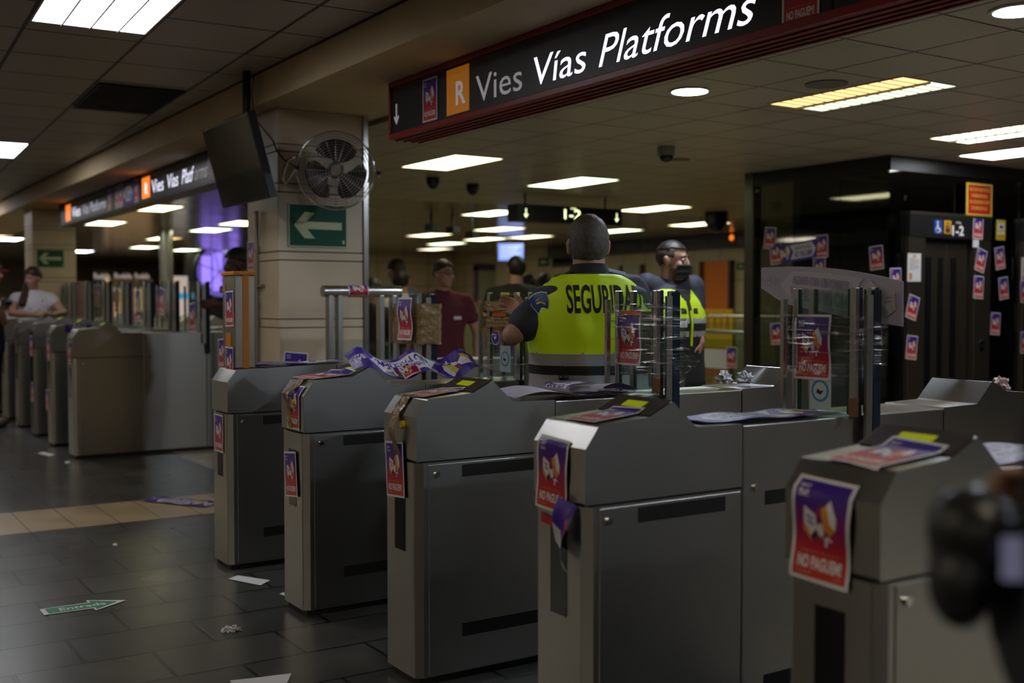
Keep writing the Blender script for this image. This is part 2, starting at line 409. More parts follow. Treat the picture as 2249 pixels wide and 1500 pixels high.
# unseen panels added outside the view to light gate fronts and reflections
WARMW = emis('tube_warm_white', (1, .88, .68), 4.0)
for (u_, v_) in ((1.14, -.6), (-2.4, 2.6), (-2.4, -3.6), (-5.2, 6.0), (1.14, -6.0), (-5.2, -1.0), (-2.4, 9.0), (-2.4, 14.0), (-5.4, 12.0), (-2.4, 21.0), (-5.4, 19.0), (-2.4, 28.0), (-5.4, 27.0), (-5.4, 34.0), (-7.6, 36.0)):
    x, y = lay(u_, v_); fixture('added warm light panel over the unseen entrance side', x, y, 2.999, .60, 1.2, [WARMW], None, -rad(2.4))
FX = [ # label, px centre, colours, cells
 ('light panel with an amber and a mint half, right of the round downlight', (1887, 208), [AMB, MINT], (2, 12)),
 ('warm light panel between the big sign and the pillar fan, nearest of that row', (990, 357), [WARM], None),
 ('warm light panel above the 1-2 hanging sign', (1256, 401), [GRN], None),
 ('warm light panel touching the left end of the 1-2 sign', (1083, 468), [GRN], None),
 ('warm light panel right of the 1-2 sign', (1436, 458), [WARM], None),
 ('warm light panel below the left end of the 1-2 sign', (1096, 503), [WARM], None),
 ('warm light panel two rows below the left end of the 1-2 sign', (1065, 525), [WARM], None),
 ('pale light panel right of the pillar, under the ceiling cameras', (942, 516), [DIM, WARM], None),
 ('greenish light panel above the man in maroon, farther row', (980, 535), [GRN], None),
 ('warm light panel above the hanging blue screen', (1163, 520), [DIM, WARM], None),
 ('warm light panel beside the dark dome camera', (1535, 492), [WARM], None),
 ('light panel right of the standing guard\'s head', (1352, 507), [GRN], None),
 ('small far light panel right of the pillar above the two walkers', (955, 547), [DIM], None),
 ('light panel under the far sign, biggest left of the television', (341, 457), [WARM], None),
 ('light panel above the green exit sign on the far pillar', (228, 490), [GRN], None),
 ('light panel below the television screen', (462, 505), [GRN], None),
 ('half orange light panel between the far sign and the mirror column', (360, 524), [WARM, AMB], None),
 ('pale light panel close to the right edge of the far pillar', (176, 552), [COOL], None),
 ('greenish light panel right of the mirror column', (408, 549), [GRN], None),
 ('pale green light panel left of the mirror column', (318, 543), [GRN], None),
 ('light panel above the dark-haired man behind the validator column', (497, 553), [GRN], None),
 ('light panel half hidden by the left edge of the near pillar', (532, 490), [WARM], None),
 ('light panel left of the far pillar at the picture edge', (16, 525), [COOL], None),
 ('light panel at the right edge above the lift', (2215, 290), [WARM, COOL], (2, 12)),
 ('small light panel right edge just above the lift glass', (2262, 331), [COOL], None)]
for lab, c_, ms, cells in FX:
    q = P(c_[0], c_[1], 2, 2.75); fixture(lab, q.x, q.y, 2.749, .50, 1.04, ms, cells)
# panels of the same grid outside the picture, over the lift side
for (x, y) in ((18.5, 20), (19, 30)):
    fixture('warm light panel outside the picture on the lift side', x, y, 2.749, .50, 1.04, [WARM])
def downlight(label, px, py):
    q = P(px, py, 2, 2.75); t = thing('downlight', label, 'downlight', (q.x, q.y, 2.75), 0, 'round downlights')
    MB().tube([(0, 0, .02), (0, 0, -.012)], .128, FRAME, 28).build('rim', t)
    MB().tube([(0, 0, 0), (0, 0, -.0125)], .108, SPOT, 28).build('lens', t)
downlight('round white downlight under the big sign, left of the amber light panel', 1515, 198)
downlight('round white downlight at the top right corner behind the big sign', 2238, 20)
for y_ in (.79, -1.45, -3.7):
    q0 = V((4.7, y_, 2.75)); t = thing('downlight', 'downlight of the same row behind the camera', 'downlight', q0, 0, 'round downlights')
    MB().tube([(0, 0, .02), (0, 0, -.012)], .128, FRAME, 28).build('rim', t); MB().tube([(0, 0, 0), (0, 0, -.0125)], .108, SPOT, 28).build('lens', t)
# ventilation grille
x, y = lay(1.78, 8.82)
t = thing('ceiling_vent', 'dark slatted ventilation grille set in the tiled ceiling', 'vent', (x, y, 2.998), -rad(2.4))
MB().box(-.30, .30, -.55, .55, -.004, .02, GAP).build('backing', t)
f = MB()
for q in (-.3, .285): f.box(q, q+.015, -.56, .56, -.014, .01, DARKM)
for q in (-.56, -.19, .17, .545): f.box(-.3, .3, q, q+.015, -.014, .01, DARKM)
f.build('frame', t)
f = MB()
for i in range(40): f.box(-.285, .285, -.54+i*.027, -.533+i*.027, -.016, -.003, M('vent_slat', (.03, .028, .026), .5) if i == 0 else bpy.data.materials['vent_slat'], Matrix.Rotation(0, 3, 'X'))
s_ = f.build('slats', t)
# ceiling discs
for lab, px, py in (('round flush ceiling speaker next to the amber light panel', 1815, 183), ('small flush ceiling speaker right of the dome camera', 1493, 350)):
    q = P(px, py, 2, 2.75); tag(MB().tube([(0, 0, .01), (0, 0, -.01)], .125 if px > 1600 else .09, M('speaker_grey', (.19, .17, .14), .5), 28).build('ceiling_speaker', loc=(q.x, q.y, 2.75)), lab, 'ceiling speaker')
# dome cameras
def dome(label, px, py, r, m, z=2.75):
    q = P(px, py, 2, z); t = thing('dome_camera', label, 'camera', (q.x, q.y, z), 0, 'ceiling cameras')
    MB().tube([(0, 0, 0), (0, 0, -r*1.0)], [r, r*.95], m, 18).build('housing', t)
    MB().ell((0, 0, -r), (r*.82, r*.82, r*.8), BLACKG, None, 16, 8).build('dome', t)
GREYP = M('grey_plastic', (.22, .2, .18), .4)
dome('grey dome camera under the ceiling left of the lift', 1463, 322, .075, GREYP)
dome('small dome camera on the ceiling, left of the pair', 951, 390, .07, DARKM)
dome('small dome camera on the ceiling, right of the pair', 1038, 405, .07, DARKM)
dome('large dark dome camera near the door wall', 1573, 466, .17, DARKM)
q = P(985, 472, 2, 2.75)
t = thing('ceiling_camera', 'cluster of dark bracket cameras hanging from the far ceiling', 'camera', q)
for i, (dx, dz) in enumerate(((-.22, .14), (.05, .18), (.3, .25))):
    MB().cyl((dx, -dx*.6, 0), (dx, -dx*.6, -dz), .02, .02, DARKM, 8).box(dx-.06, dx+.06, -dx*.6-.13, -dx*.6+.1, -dz-.1, -dz, DARKM).build('camera_body', t)
# ------------------------------------------------------------------ ticket gates
GW = .27
def profile(hump=True):
    if hump: return [(0, .852), (.63, .852), (.63, 1.055), (.43, 1.058), (.335, 1.143), (.245, 1.100), (.05, 1.085), (0, 1.018)]
    return [(0, .852), (.63, .852), (.63, 1.10), (.05, 1.085), (0, 1.018)]
def mir(poly, L=2.30): return [(L-x, z) for x, z in poly]
def gate(name, label, loc, hump=True, slots=True, glass=True, group='ticket gates'):
    t = thing(name, label, 'ticket gate', loc, 0, group); W = GW
    XZ = (V((1, 0, 0)), V((0, 0, 1)))               # side outline, width along -Y
    def pr(poly, m, y=W, d=W): return MB().prism(poly, (0, y, 0), XZ[0], XZ[1], d, m)
    MB().box(.02, 2.28, .02, W-.02, 0, .05, GAP).box(.02, 2.28, .008, W-.008, .835, .86, GAP).build('plinth', t)
    # front and rear cabinets with rounded ends
    for i, (a, b_) in enumerate(((0, .63), (2.30, 1.67))):
        s_ = 1 if b_ > a else -1
        poly = [(a, .022), (a+s_*.03, 0), (b_, 0), (b_, W), (a+s_*.03, W), (a, W-.022)]
        MB().prism(poly, (0, 0, .03), (1, 0, 0), (0, 1, 0), .815, STEELW if 0 else STEEL).build('cabinet', t, bevel=.004)
    c0 = pr(profile(hump), STEEL).build('cap', t, bevel=.006)
    c1 = pr(mir(profile(hump)), STEEL).build('cap', t, bevel=.006)
    m0 = MB()
    zt = 1.05 if hump else 1.10
    for a, b_ in ((.634, 1.236), (1.24, 1.666)): m0.box(a, b_, 0, W, .03, zt, STEEL)
    m0.build('middle_cabinet', t, bevel=.004)
    # side doors with lock and recesses
    for side, y in ((-1, -.003), (1, W+.003)):
        for (a, b_) in ((.05, .622), (1.678, 2.25)):
            y0, y1 = sorted((y, y-side*.006))
            dr = MB().box(a, b_, y0, y1, .04, .838, STEEL).build('side_door', t, bevel=.002)
            k = .035 if a < 1 else b_-a-.035
            MB().tube([(a+k, y, .800), (a+k, y+side*.008, .800)], .011, CHROME, 14).build('lock', dr)
            if slots:
                q = .145 if a < 1 else .07
                y0, y1 = sorted((y+side*.0008, y-side*.004))
                
                for z0, z1 in ((.782, .829), (.165, .216)): MB().box(a+q, a+q+.36, y0, y1, z0, z1, GAP).build('recess', dr)
        if slots:
            y0, y1 = sorted((y*.0+(W if side > 0 else 0)+side*.0012, (W if side > 0 else 0)-side*.004))
            for z0, z1 in ((.782, .829), (.165, .216)): MB().box(.735, 1.09, y0, y1, z0, z1, GAP).build('middle_recess', t)
        MB().tube([(.69, W/2+side*W/2, .845), (.69, W/2+side*(W/2+.008), .845)], .011, CHROME, 14).build('middle_lock', t)
    for a, sg in ((-.0015, 1), (2.3015, -1)):
        x0, x1 = sorted((a, a+sg*.004)); MB().box(x0, x1, .092, .178, .50, .765, BLACKG).build('card_reader', t)
    if hump:
        for f in (lambda x: x, lambda x: 2.30-x):
            d = MB(); e = V((-.043, 0, .095)).normalized()
            a = [V((f(.2465), y, 1.1015)) for y in (.008, W-.008)]; c = [V((f(.333), y, 1.1430)) for y in (W-.008, .008)]
            up = V((0, 0, .004)); q = a+c
            d.add(q+[p+up for p in q], [(0, 1, 2, 3), (4, 5, 6, 7), (0, 1, 5, 4), (1, 2, 6, 5), (2, 3, 7, 6), (3, 0, 4, 7)], DISP); dd = d.build('display_panel', t)
            l_ = MB(); pt = lambda k, y: V((f(.2465+.0865*k), y, 1.1015+.0415*k+.0052))
            l_.add([pt(.34, .085), pt(.34, .185), pt(.72, .185), pt(.72, .085)], [(0, 1, 2, 3)], LCD); l_.build('screen', dd)
    if glass:
        gp = []
        for x in (1.16, 1.245):
            MB().box(x-.005, x+.005, .022, W-.03, 1.056, 1.495, GLASS).build('glass_panel', t)
            MB().box(x-.005, x+.005, .010, .022, 1.056, 1.495, GEDGE).box(x-.005, x+.005, W-.03, W-.024, 1.056, 1.495, GEDGE).build('glass_edge', t)
            MB().box(x-.012, x+.012, W-.024, W+.002, 1.05, 1.50, STEEL2).build('post', t, bevel=.003)
            MB().box(x-.012, x+.012, -.016, .008, 1.05, 1.50, STEEL2).build('post', t, bevel=.003)
            MB().box(x+.013, x+.026, -.016, .002, 1.05, 1.5, BLACKP).build('seal', t)
        MB().box(1.105, 1.125, W+.003, W+.020, .95, 1.46, STEEL2).build('flap_post', t)
        MB().box(1.19, 1.222, -.034, -.022, .95, 1.475, STEELD).build('flap_rail', t)
        MB().box(1.224, 1.262, -.036, -.022, .86, 1.49, GNAVY).build('glass_flap', t)
    return t
GY = {5: 1.540, 4: 2.590, 3: 3.643, 2: 4.738, 1: 5.794}
GX = 1.93
proto = gate('ticket_gate', 'steel ticket gate nearest the camera at the right edge, wavy poster on its front', (GX, GY[5], 0))
LAB = {4: 'steel ticket gate with a torn peeling poster on its front, second from right',
       3: 'steel ticket gate in the middle, brown tape hanging over its front and a poster below',
       2: 'steel ticket gate with tape and two posters on its front, next to the flat-topped gate'}
def button(t): MB().tube([(-.001, .10, .985), (-.014, .10, .985)], [.016, .012], YELLOW, 14).build('button', t)
for k in (4, 3, 2):
    r = dup(proto, (GX, GY[k], 0), label=LAB[k])
    if k < 4: button(r)
gate('ticket_gate', 'flat-topped steel gate at the left end of the near row, carrying the orange validator column', (GX, GY[1], 0), hump=False)
FARG = [(10.70, 1.10), (11.72, 1.115), (12.70, 1.125), (13.68, 1.13), (14.67, 1.15), (15.7, 1.155), (16.7, 1.16)]
FLAB = ['plain-sided steel gate nearest in the far row, beside the cream floor', 'far steel gate under the draped purple banner', 'far steel gate third from the right end of its row',
        'far steel gate fourth in its row, in front of the leaning woman', 'far steel gate with a yellow button, just left of the leaning woman', 'far steel gate at the left picture edge', 'farthest steel gate of the far row, behind all others']
p2 = None
for (y, k), lab in zip(FARG, FLAB):
    if p2 is None: p2 = gate('ticket_gate', lab, (2.12, y, 0), slots=False, group='far row of ticket gates'); r = p2
    else: r = dup(p2, (2.12, y, 0), label=lab)
    r.scale = (1, 1, k)
    if y == 14.67: button(r)
# glass side wall closing the lane of the far row: tower of glass between near and far rows is the steel rail below
# validator column on the flat gate
t = thing('ticket_validator', 'upright steel validator column with an orange stripe and orange lid, stuck with posters', 'validator', (1.985, 5.83, 1.09))
MB().box(0, .115, 0, .20, 0, .505, STEELW).build('housing', t, bevel=.006)
MB().box(-.006, .122, -.006, .206, .505, .525, ORANGE).build('lid', t, bevel=.003)
MB().box(.045, .078, -.004, 0, 0, .505, ORANGE).build('stripe', t)
MB().box(-.003, 0, .06, .14, .10, .19, ORANGE).build('card_target', t)
MB().box(-.004, 0, .15, .17, .42, .45, INKO).build('lamp', t)

# steel tube frames with low glass at the end of both rows
def tube_rail(label, x0, x1, y, z, r, post=.035):
    t = thing('steel_rail', label, 'railing', (x0, y, 0), 0)
    L = x1-x0
    MB().tube([(0, 0, z), (L, 0, z)], r, STEEL2, 24).build('top_tube', t)
    MB().tube([(L, 0, z), (L+.012, 0, z)], r*.98, STEELD, 24).build('end_cap', t)
    for q in (.05, .115, L-.14, L-.045): MB().box(q-post/2, q+post/2, -.03, .03, .02, z-r*.7, STEEL).build('post', t, bevel=.003)
    MB().box(.06, L-.10, -.006, .006, .25, 1.2, GLASS).build('glass_panel', t)
    MB().box(L-.10, L-.085, -.006, .006, .25, 1.2, GEDGE).build('glass_edge', t)
    MB().box(L-.13, L-.06, -.02, .02, 1.15, 1.18, CHROME).build('clamp', t)
    return t
tube_rail('steel tube rail with double posts in front of the stone pillar, sticker on the tube', 2.90, 3.46, 6.78, 1.52, .038)
tube_rail('steel tube rail at the end of the far gate row, left of the validator', 3.42, 4.1, 10.45, 1.57, .035)
# ------------------------------------------------------------------ printed sheets
def refine(mb, name, xs, ys):
    me = mb.mesh(name); bm = bmesh.new(); bm.from_mesh(me)
    for c in xs: bmesh.ops.bisect_plane(bm, geom=bm.verts[:]+bm.edges[:]+bm.faces[:], plane_co=(c, 0, 0), plane_no=(1, 0, 0))
    for c in ys: bmesh.ops.bisect_plane(bm, geom=bm.verts[:]+bm.edges[:]+bm.faces[:], plane_co=(0, c, 0), plane_no=(0, 1, 0))
    bm.to_mesh(me); bm.free(); me.update(); return me
def sheet(mb, x0, x1, y0, y1, z, m):
    return mb.add([(x0, y0, z), (x1, y0, z), (x1, y1, z), (x0, y1, z)], [(0, 1, 2, 3)], m, False, [(0, 0), (1, 0), (1, 1), (0, 1)])
def poly(mb, pts, z, m):
    a = sum(pts[i][0]*pts[(i+1) % len(pts)][1]-pts[(i+1) % len(pts)][0]*pts[i][1] for i in range(len(pts)))
    if a < 0: pts = pts[::-1]
    return mb.add([(x, y, z) for x, y in pts], [tuple(range(len(pts)))], m)
EX, EY = V((1, 0, 0)), V((0, 1, 0))
def emblem(b, s, z, cx=0, cy=0):
    # printed picture: two toppling isometric blocks with a small arrow under them
    q = lambda pts: [(cx+x*s, cy+y*s) for x, y in pts]
    poly(b, q([(-.9, .55), (-.25, .25), (-.15, -.35), (-.55, -.75), (-.95, -.2)]), z, INKW)
    poly(b, q([(-.95, -.2), (-.55, -.75), (-.5, -1.05), (-1.0, -.55)]), z+.0001, INKO)
    poly(b, q([(-.55, -.75), (-.15, -.35), (-.1, -.6), (-.5, -1.05)]), z+.0001, INKB)
    poly(b, q([(-.75, .2), (-.4, .05), (-.4, -.05), (-.75, .1)]), z+.0002, INKP)
    poly(b, q([(-.72, -.05), (-.35, -.2), (-.35, -.3), (-.72, -.15)]), z+.0002, INKP)
    poly(b, q([(.05, .55), (.35, .75), (.5, .3), (.15, .1)]), z, INKO)
    poly(b, q([(.35, .75), (.55, 1.0), (.95, .2), (.5, .3)]), z, INKW)
    poly(b, q([(.15, .1), (.5, .3), (.95, .2), (.9, -.3), (.55, -.65), (.2, -.3)]), z+.0001, INKO)
    poly(b, q([(.5, .3), (.95, .2), (.9, -.3), (.6, -.1)]), z+.0002, INKW)
    poly(b, q([(-.1, -.15), (.15, -.1), (.25, -.6), (.0, -.75), (-.2, -.5)]), z+.0002, INKW)
    poly(b, q([(.1, -.8), (.5, -.65), (.72, -.85), (.6, -.88), (.45, -.8), (.38, -1.15), (.25, -1.1), (.3, -.82)]), z+.0003, INKW)
    poly(b, q([(-.15, .55), (-.05, .6), (.05, .15), (-.1, .1)]), z+.0003, INKR)
def poster_mb(w=.148, h=.21):
    b = MB(); a, c = w/2, h/2; k = w*.055
    sheet(b, -a, a, -c, c, 0, WHITEP); sheet(b, -a+k, a-k, -c+k, c-k, .0005, GRADM)
    z = .0010
    b.text('BAT', (-a+k*2.1, c-k*3.3, z), EX, EY, h*.036, INKW, w*.17, 0, .02); b.text('ZAC', (-a+k*2.1, c-k*4.9, z), EX, EY, h*.036, INKW, w*.17, 0, .02)
    emblem(b, w*.30, z, 0, h*.10)
    b.text('SI MADRID NO PAGA', (0, -h*.225, z), EX, EY, h*.022, INKS, w*.66, 0, .01, 'C')
    b.text('NO PAGUEM!', (0, -h*.375, z), EX, EY, h*.115, INKW, w*.74, 0, .035, 'C')
    b.box(-a+k*2.1, -a+k*7, -c+k*1.9, -c+k*2.25, z, z+.0001, INKS); b.box(a-k*4.3, a-k*2, -c+k*1.9, -c+k*2.25, z, z+.0001, INKS)
    return b
POSTER = poster_mb().mesh('poster')
POSTERF = refine(poster_mb(), 'poster', [-.05, -.025, 0, .025, .05], [i*.0105-.0945 for i in range(19)])
PG = 'protest posters'
def put(me, name, fn):
    m = me.copy(); m.name = name
    for q in m.vertices: q.co = fn(q.co)
    m.update(); o = bpy.data.objects.new(name, m); COL.objects.link(o); return o
def poster(label, c, uv, deg=0, s=1.0, off=.003, wave=None, group=PG, me=None):
    u, v = rot2(uv[0], uv[1], deg); n = u.cross(v)
    if wave is None:
        o = bpy.data.objects.new('poster', me or POSTER); COL.objects.link(o)
        m = Matrix((u, v, n)).transposed().to_4x4(); m.translation = V(c)+n*off; o.matrix_world = m; o.scale = (s, s, s)
    else:
        o = put(me or POSTERF, 'poster', lambda q: V((q.x*s, q.y*s, q.z+wave(q.x, q.y))))
        m = Matrix((u, v, n)).transposed().to_4x4(); m.translation = V(c)+n*off; o.matrix_world = m
    return tag(o, label, 'poster', group)
def posterP(label, px, py, ax, val, deg=0, s=1.0, off=.003, wave=None, me=None):
    return poster(label, P(px, py, ax, val), XN if ax == 0 else YN, deg, s, off, wave, me=me)
def front(s_):           # along the front of a gate: straight up, then over the slanted shoulder
    return (0, s_) if s_ <= 1.018 else ((s_-1.018)*.598, 1.018+(s_-1.018)*.801)
def gate_front(label, gx, gy, yc, zc, deg=0, s=1.0, k=1.0, amp=.0, off=.004, me=None):
    u, v = rot2(V((1, 0)), V((0, 1)), deg)
    def fn(q):
        a = q.x*s*u.x+q.y*s*v.x; b = q.x*s*u.y+q.y*s*v.y
        x, z = front((zc+b)/k)
        sl = x > 0; t = off+q.z+amp*(1+sin(q.y*42+q.x*10))
        return V((gx+x-t*(.801 if sl else 1), gy+yc-a, (z+(t*.598 if sl else 0))*k))
    return tag(put(me or POSTERF, 'poster', fn), label, 'poster', PG)
PROF = [(0, 1.018), (.05, 1.085), (.245, 1.1025), (.335, 1.1475), (.43, 1.058), (.63, 1.055), (9, 1.055)]
def top_z(x):
    for (a, za), (b, zb) in zip(PROF, PROF[1:]):
        if x <= b: return za+(zb-za)*(x-a)/(b-a)
def gate_top(label, gx, gy, xc, yc, deg=0, s=1.0, lift=.005, me=None, cat='poster', curl=0):
    u, v = rot2(V((0, -1)), V((1, 0)), deg)
    def fn(q):
        x = xc+q.x*s*u.x+q.y*s*v.x; y = yc+q.x*s*u.y+q.y*s*v.y
        return V((gx+x, gy+y, max(top_z(x), 0)+lift+q.z+curl*(1+sin(q.y*26))))
    return tag(put(me or POSTERF, 'poster', fn), label, cat, PG)

gate_front('"NO PAGUEM!" poster with wavy edges on the front of the gate nearest the camera', GX, GY[5], .158, .935, -2, 1.13, amp=.004)
gate_top('poster lying face up on the flat top of the gate nearest the camera', GX, GY[5], .165, .12, -4, 1.1)
gate_top('poster lying on top of the gate with the torn front poster', GX, GY[4], .165, .125, 4)
gate_top('poster under glare on top of the taped middle gate', GX, GY[3], .15, .14, 10)
gate_top('poster lying across the top and display of the second gate from the flat-topped end', GX, GY[2], .185, .125, -6)
tag(gate_top('', GX, GY[2], .17, .215, 5), 'poster lying on the far edge of the gate that carries two front posters', 'poster', PG)
posterP('"NO PAGUEM!" poster hanging under the brown tape on the middle gate', 870, 1030, 0, GX-.002, 4, 1.02, .006)
gate_front('"NO PAGUEM!" poster half covered by brown tape high on the second gate', GX, GY[2], .115, .965, 0, 1.0)
posterP('tilted "NO PAGUEM!" poster over the card reader of the second gate', 641, 1041, 0, GX-.002, 6, 1.0, .006)
posterP('"NO PAGUEM!" poster low on the front of the flat-topped gate', 482, 951, 0, GX, 0, .98, .004)
# torn poster on the fourth gate, lower corner peeled away and hanging
t = tag(gate_front('', GX, GY[4], .165, .925, -3, 1.08, amp=.002), 'torn poster peeling off the gate in front, purple corner hanging down', 'poster', PG)
b = MB()
def peel(a, c_):
    yy = GY[4]+.115-.075*a+.03*c_*(1-a)-.012*sin(c_*3); zz = .875-.20*c_-.03*a+.05*(1-a)*c_; xx = GX-.012-.035*sin(c_*pi*.9)*(.4+a)-.012*sin(a*5+c_*4)
    return V((xx, yy, zz))
b.grid(peel, 8, 14, INKP); k_ = b.mi(WHITEP); k2 = b.mi(INKR); k3 = b.mi(GRADM)
for i in range(len(b.m)):
    r_, c_ = divmod(i, 8)
    if r_ > 10 or (r_ > 7 and c_ < 3): b.m[i] = k_
    elif 3 < r_ < 7 and c_ > 4: b.m[i] = k3
o = b.build('peeled_corner', t)
MB().prism([(-.045, 0), (.03, -.012), (.028, -.035), (-.045, -.03)], (GX-.004, GY[4]+.18, .80), XN[0], XN[1], .001, INKR).build('torn_scrap', t)

# ------------------------------------------------------------------ posters on the glass towers
TX = GX+1.153                       # front glass of the near towers
poster('"NO PAGUEM!" poster on the film-wrapped glass beside the guard', P(1382, 743, 0, TX), XN, 0, 1.12, .004, lambda x, y: .004*sin(y*40))
poster('"NO PAGUEM!" poster on the film-wrapped glass in front of the lift', P(1786, 762, 0, TX), XN, 0, 1.12, .004, lambda x, y: .004*sin(y*38+x*9))
poster('"NO PAGUEM!" poster on the glass tower wrapped in brown tape', P(906, 700, 0, TX), XN, 0, 1.2, .052, lambda x, y: .006*sin(y*38))
def sticker_disc(label, c, uv, r, parts, cat='sticker'):
    u, v = uv; n = u.cross(v); b = MB()
    for k, (rr, m) in enumerate(parts):
        b.add([c+n*(.002+.0006*k)+(u*cos(2*pi*i/28)+v*sin(2*pi*i/28))*r*rr for i in range(28)], [tuple(range(28))], m)
    return b
BLUEI = M('blue_ink', (.04, .22, .42), .4); CYANP = M('pale_cyan', (.50, .60, .62), .5)
def round_sticker(label, px, py, X, r):
    c = P(px, py, 0, X); b = MB(); u, v = XN; n = u.cross(v)
    q = c+n*.0015; b.add([q-u*r*1.25-v*r*1.7, q+u*r*1.25-v*r*1.7, q+u*r*1.25+v*r*1.7, q-u*r*1.25+v*r*1.7], [(0, 1, 2, 3)], CYANP)
    for k, (rr, m) in enumerate(((1, BLUEI), (.78, CYANP))):
        b.add([c+n*(.0022+.0006*k)+(u*cos(2*pi*i/28)+v*sin(2*pi*i/28))*r*rr for i in range(28)], [tuple(range(28))], m)
    b.prism([(-.4*r, -.2*r), (.1*r, -.35*r), (.45*r, .05*r), (.05*r, .0), (-.3*r, .2*r)], c+n*.0036, u, v, .0003, INKB)
    return tag(b.build('instruction_sticker'), label, 'sticker', 'blue ring stickers')
round_sticker('pale sticker with a blue ring on the film-wrapped glass in front of the lift', 1802, 858, TX, .040)
round_sticker('pale sticker with a blue ring low on the glass by the guard\'s elbow', 1110, 788, TX, .040)
# purple round protest sticker and orange slips on the glass that the guard peels
c = P(1089, 741, 0, TX); b = MB(); u, v = XN; n = u.cross(v)
for k, (rr, m) in enumerate(((1, WHITEP), (.88, INKP))):
    b.add([c+n*(.002+.0006*k)+(u*cos(2*pi*i/28)*1.0+v*sin(2*pi*i/28))*.040*rr for i in range(28)], [tuple(range(28))], m)
eb = MB(); emblem(eb, .012, 0); b.add([c+n*(.0042+q.z)+u*q.x+v*q.y for q in eb.v], eb.f, INKW)
tag(b.build('round_sticker'), 'round purple sticker on the glass left of the guard\'s elbow', 'sticker')
def slip(name, label, px0, py0, px1, py1, ax, val, m, off=.003, cat='sticker', group=None):
    a, c_ = P(px0, py1, ax, val), P(px1, py0, ax, val); u, v = XN if ax == 0 else YN; n = u.cross(v)
    w_, h_ = (c_-a).dot(u), (c_-a).dot(v)
    return tag(MB().box(0, w_, 0, h_, 0, .0012, m, Matrix((u, v, n)).transposed(), a+n*off).build(name), label, cat, group)
OSL = M('orange_label', (.75, .17, .015), .45)
slip('orange_label', 'orange label under the lower brown tape by the guard\'s hand', 1083, 706, 1112, 728, 0, TX, OSL)
slip('orange_label', 'orange label between the two brown tapes on the glass', 1083, 680, 1112, 694, 0, TX, OSL)
slip('orange_label', 'orange strip above the poster on the glass beside the guard', 1366, 682, 1408, 692, 0, TX, OSL)
slip('yellow_label', 'small yellow label at the top of the glass the guard peels', 1101, 642, 1120, 648, 0, TX, INKY)
slip('brown_tape_piece', 'small piece of brown tape at the foot of the glass beside the guard', 1436, 832, 1452, 862, 0, TX-.02, M('tape_brown', (.20, .10, .035), .35), .006, 'tape')
slip('brown_tape_piece', 'small piece of brown tape at the foot of the glass before the lift', 1866, 876, 1888, 912, 0, TX-.02, bpy.data.materials['tape_brown'], .006, 'tape')
GHOST = M('label_see_through', (.36, .38, .36), .5)
slip('notice_sheet', 'reddish notice seen through the glass in front of the lift', 1820, 800, 1856, 890, 0, TX+.075, M('faded_red', (.30, .2, .22), .5), .003, 'sheet')
slip('notice_sheet', 'pale brown notice seen through the film beside the guard', 1408, 684, 1432, 802, 0, TX+.075, M('faded_brown', (.24, .15, .11), .5), .003, 'sheet')

# ------------------------------------------------------------------ stretch film and brown tape wraps
def wrap(name, label, g, z0, z1, m, x0=1.135, x1=1.285, seed=1, amp=.006, sk=.0, cat='film', o_=.02):
    r = random.Random(seed); b = MB(); W = .26
    path = [(x0, -.028-o_), (x1, -.028-o_), (x1+.01, W/2), (x1, .275+o_), (x0, .275+o_), (x0-.01, W/2)]
    pts = []
    for i in range(len(path)):
        a, c_ = V(path[i]), V(path[(i+1) % len(path)])
        for k in range(7): pts.append(a.lerp(c_, k/7))
    n = len(pts); rows = 14; g_ = []
    for j in range(rows+1):
        t = j/rows; ring = []
        for i, p in enumerate(pts):
            d = amp*mn.noise(V((i*.45, t*9, seed)))
            e = (.012*mn.noise(V((i*.6, seed, 3))) if j in (0, rows) else 0)
            cx, cy = (x0+x1)/2, W/2; dr = V((p.x-cx, p.y-cy)).normalized()
            ring.append(V((GX+p.x+dr.x*d, GY[g]+p.y+dr.y*d, z0+(z1-z0)*t+e-sk*(p.x-x0))))
        g_.append(ring)
    b.ring(g_, m, False); return tag(b.build(name), label, cat)
wrap('stretch_film', 'clear stretch film wound round the glass tower beside the guard', 3, 1.13, 1.44, FILM, seed=2, sk=.1, amp=.012)
wrap('stretch_film', 'clear stretch film wound round the glass tower in front of the lift', 4, 1.19, 1.40, FILM, seed=5, amp=.012)
wrap('stretch_film', 'clear stretch film round the lower glass the guard is unwrapping', 2, 1.08, 1.30, FILM, seed=8, amp=.012)
wrap('packing_tape', 'wide brown packing tape wrapped round the glass tower of the flat-topped gate', 1, 1.20, 1.44, TAPE, seed=3, amp=.012, cat='tape', o_=.016)
wrap('packing_tape', 'upper strip of brown tape round the glass near the guard\'s elbow', 2, 1.405, 1.455, TAPE, x1=1.28, seed=4, amp=.006, sk=-.05, cat='tape', o_=.024)
wrap('packing_tape', 'lower crumpled strip of brown tape round the glass at the guard\'s hand', 2, 1.315, 1.372, TAPE, x1=1.28, seed=6, amp=.014, sk=-.1, cat='tape', o_=.026)
# loose torn film by the navy flap
b = MB(); c0 = P(1488, 790, 1, GY[3]-.03)
b.grid(lambda a, c_: c0+V((.0+.11*a*sin(c_*pi), .02*sin(a*7+c_*5), (c_-.5)*.17-.02*a))+V((.012*sin(c_*23), .012*sin(a*19+c_*9), 0)), 14, 18, FILM)
tag(b.build('film_scrap'), 'torn flap of clear film sticking out from the navy glass edge', 'film')
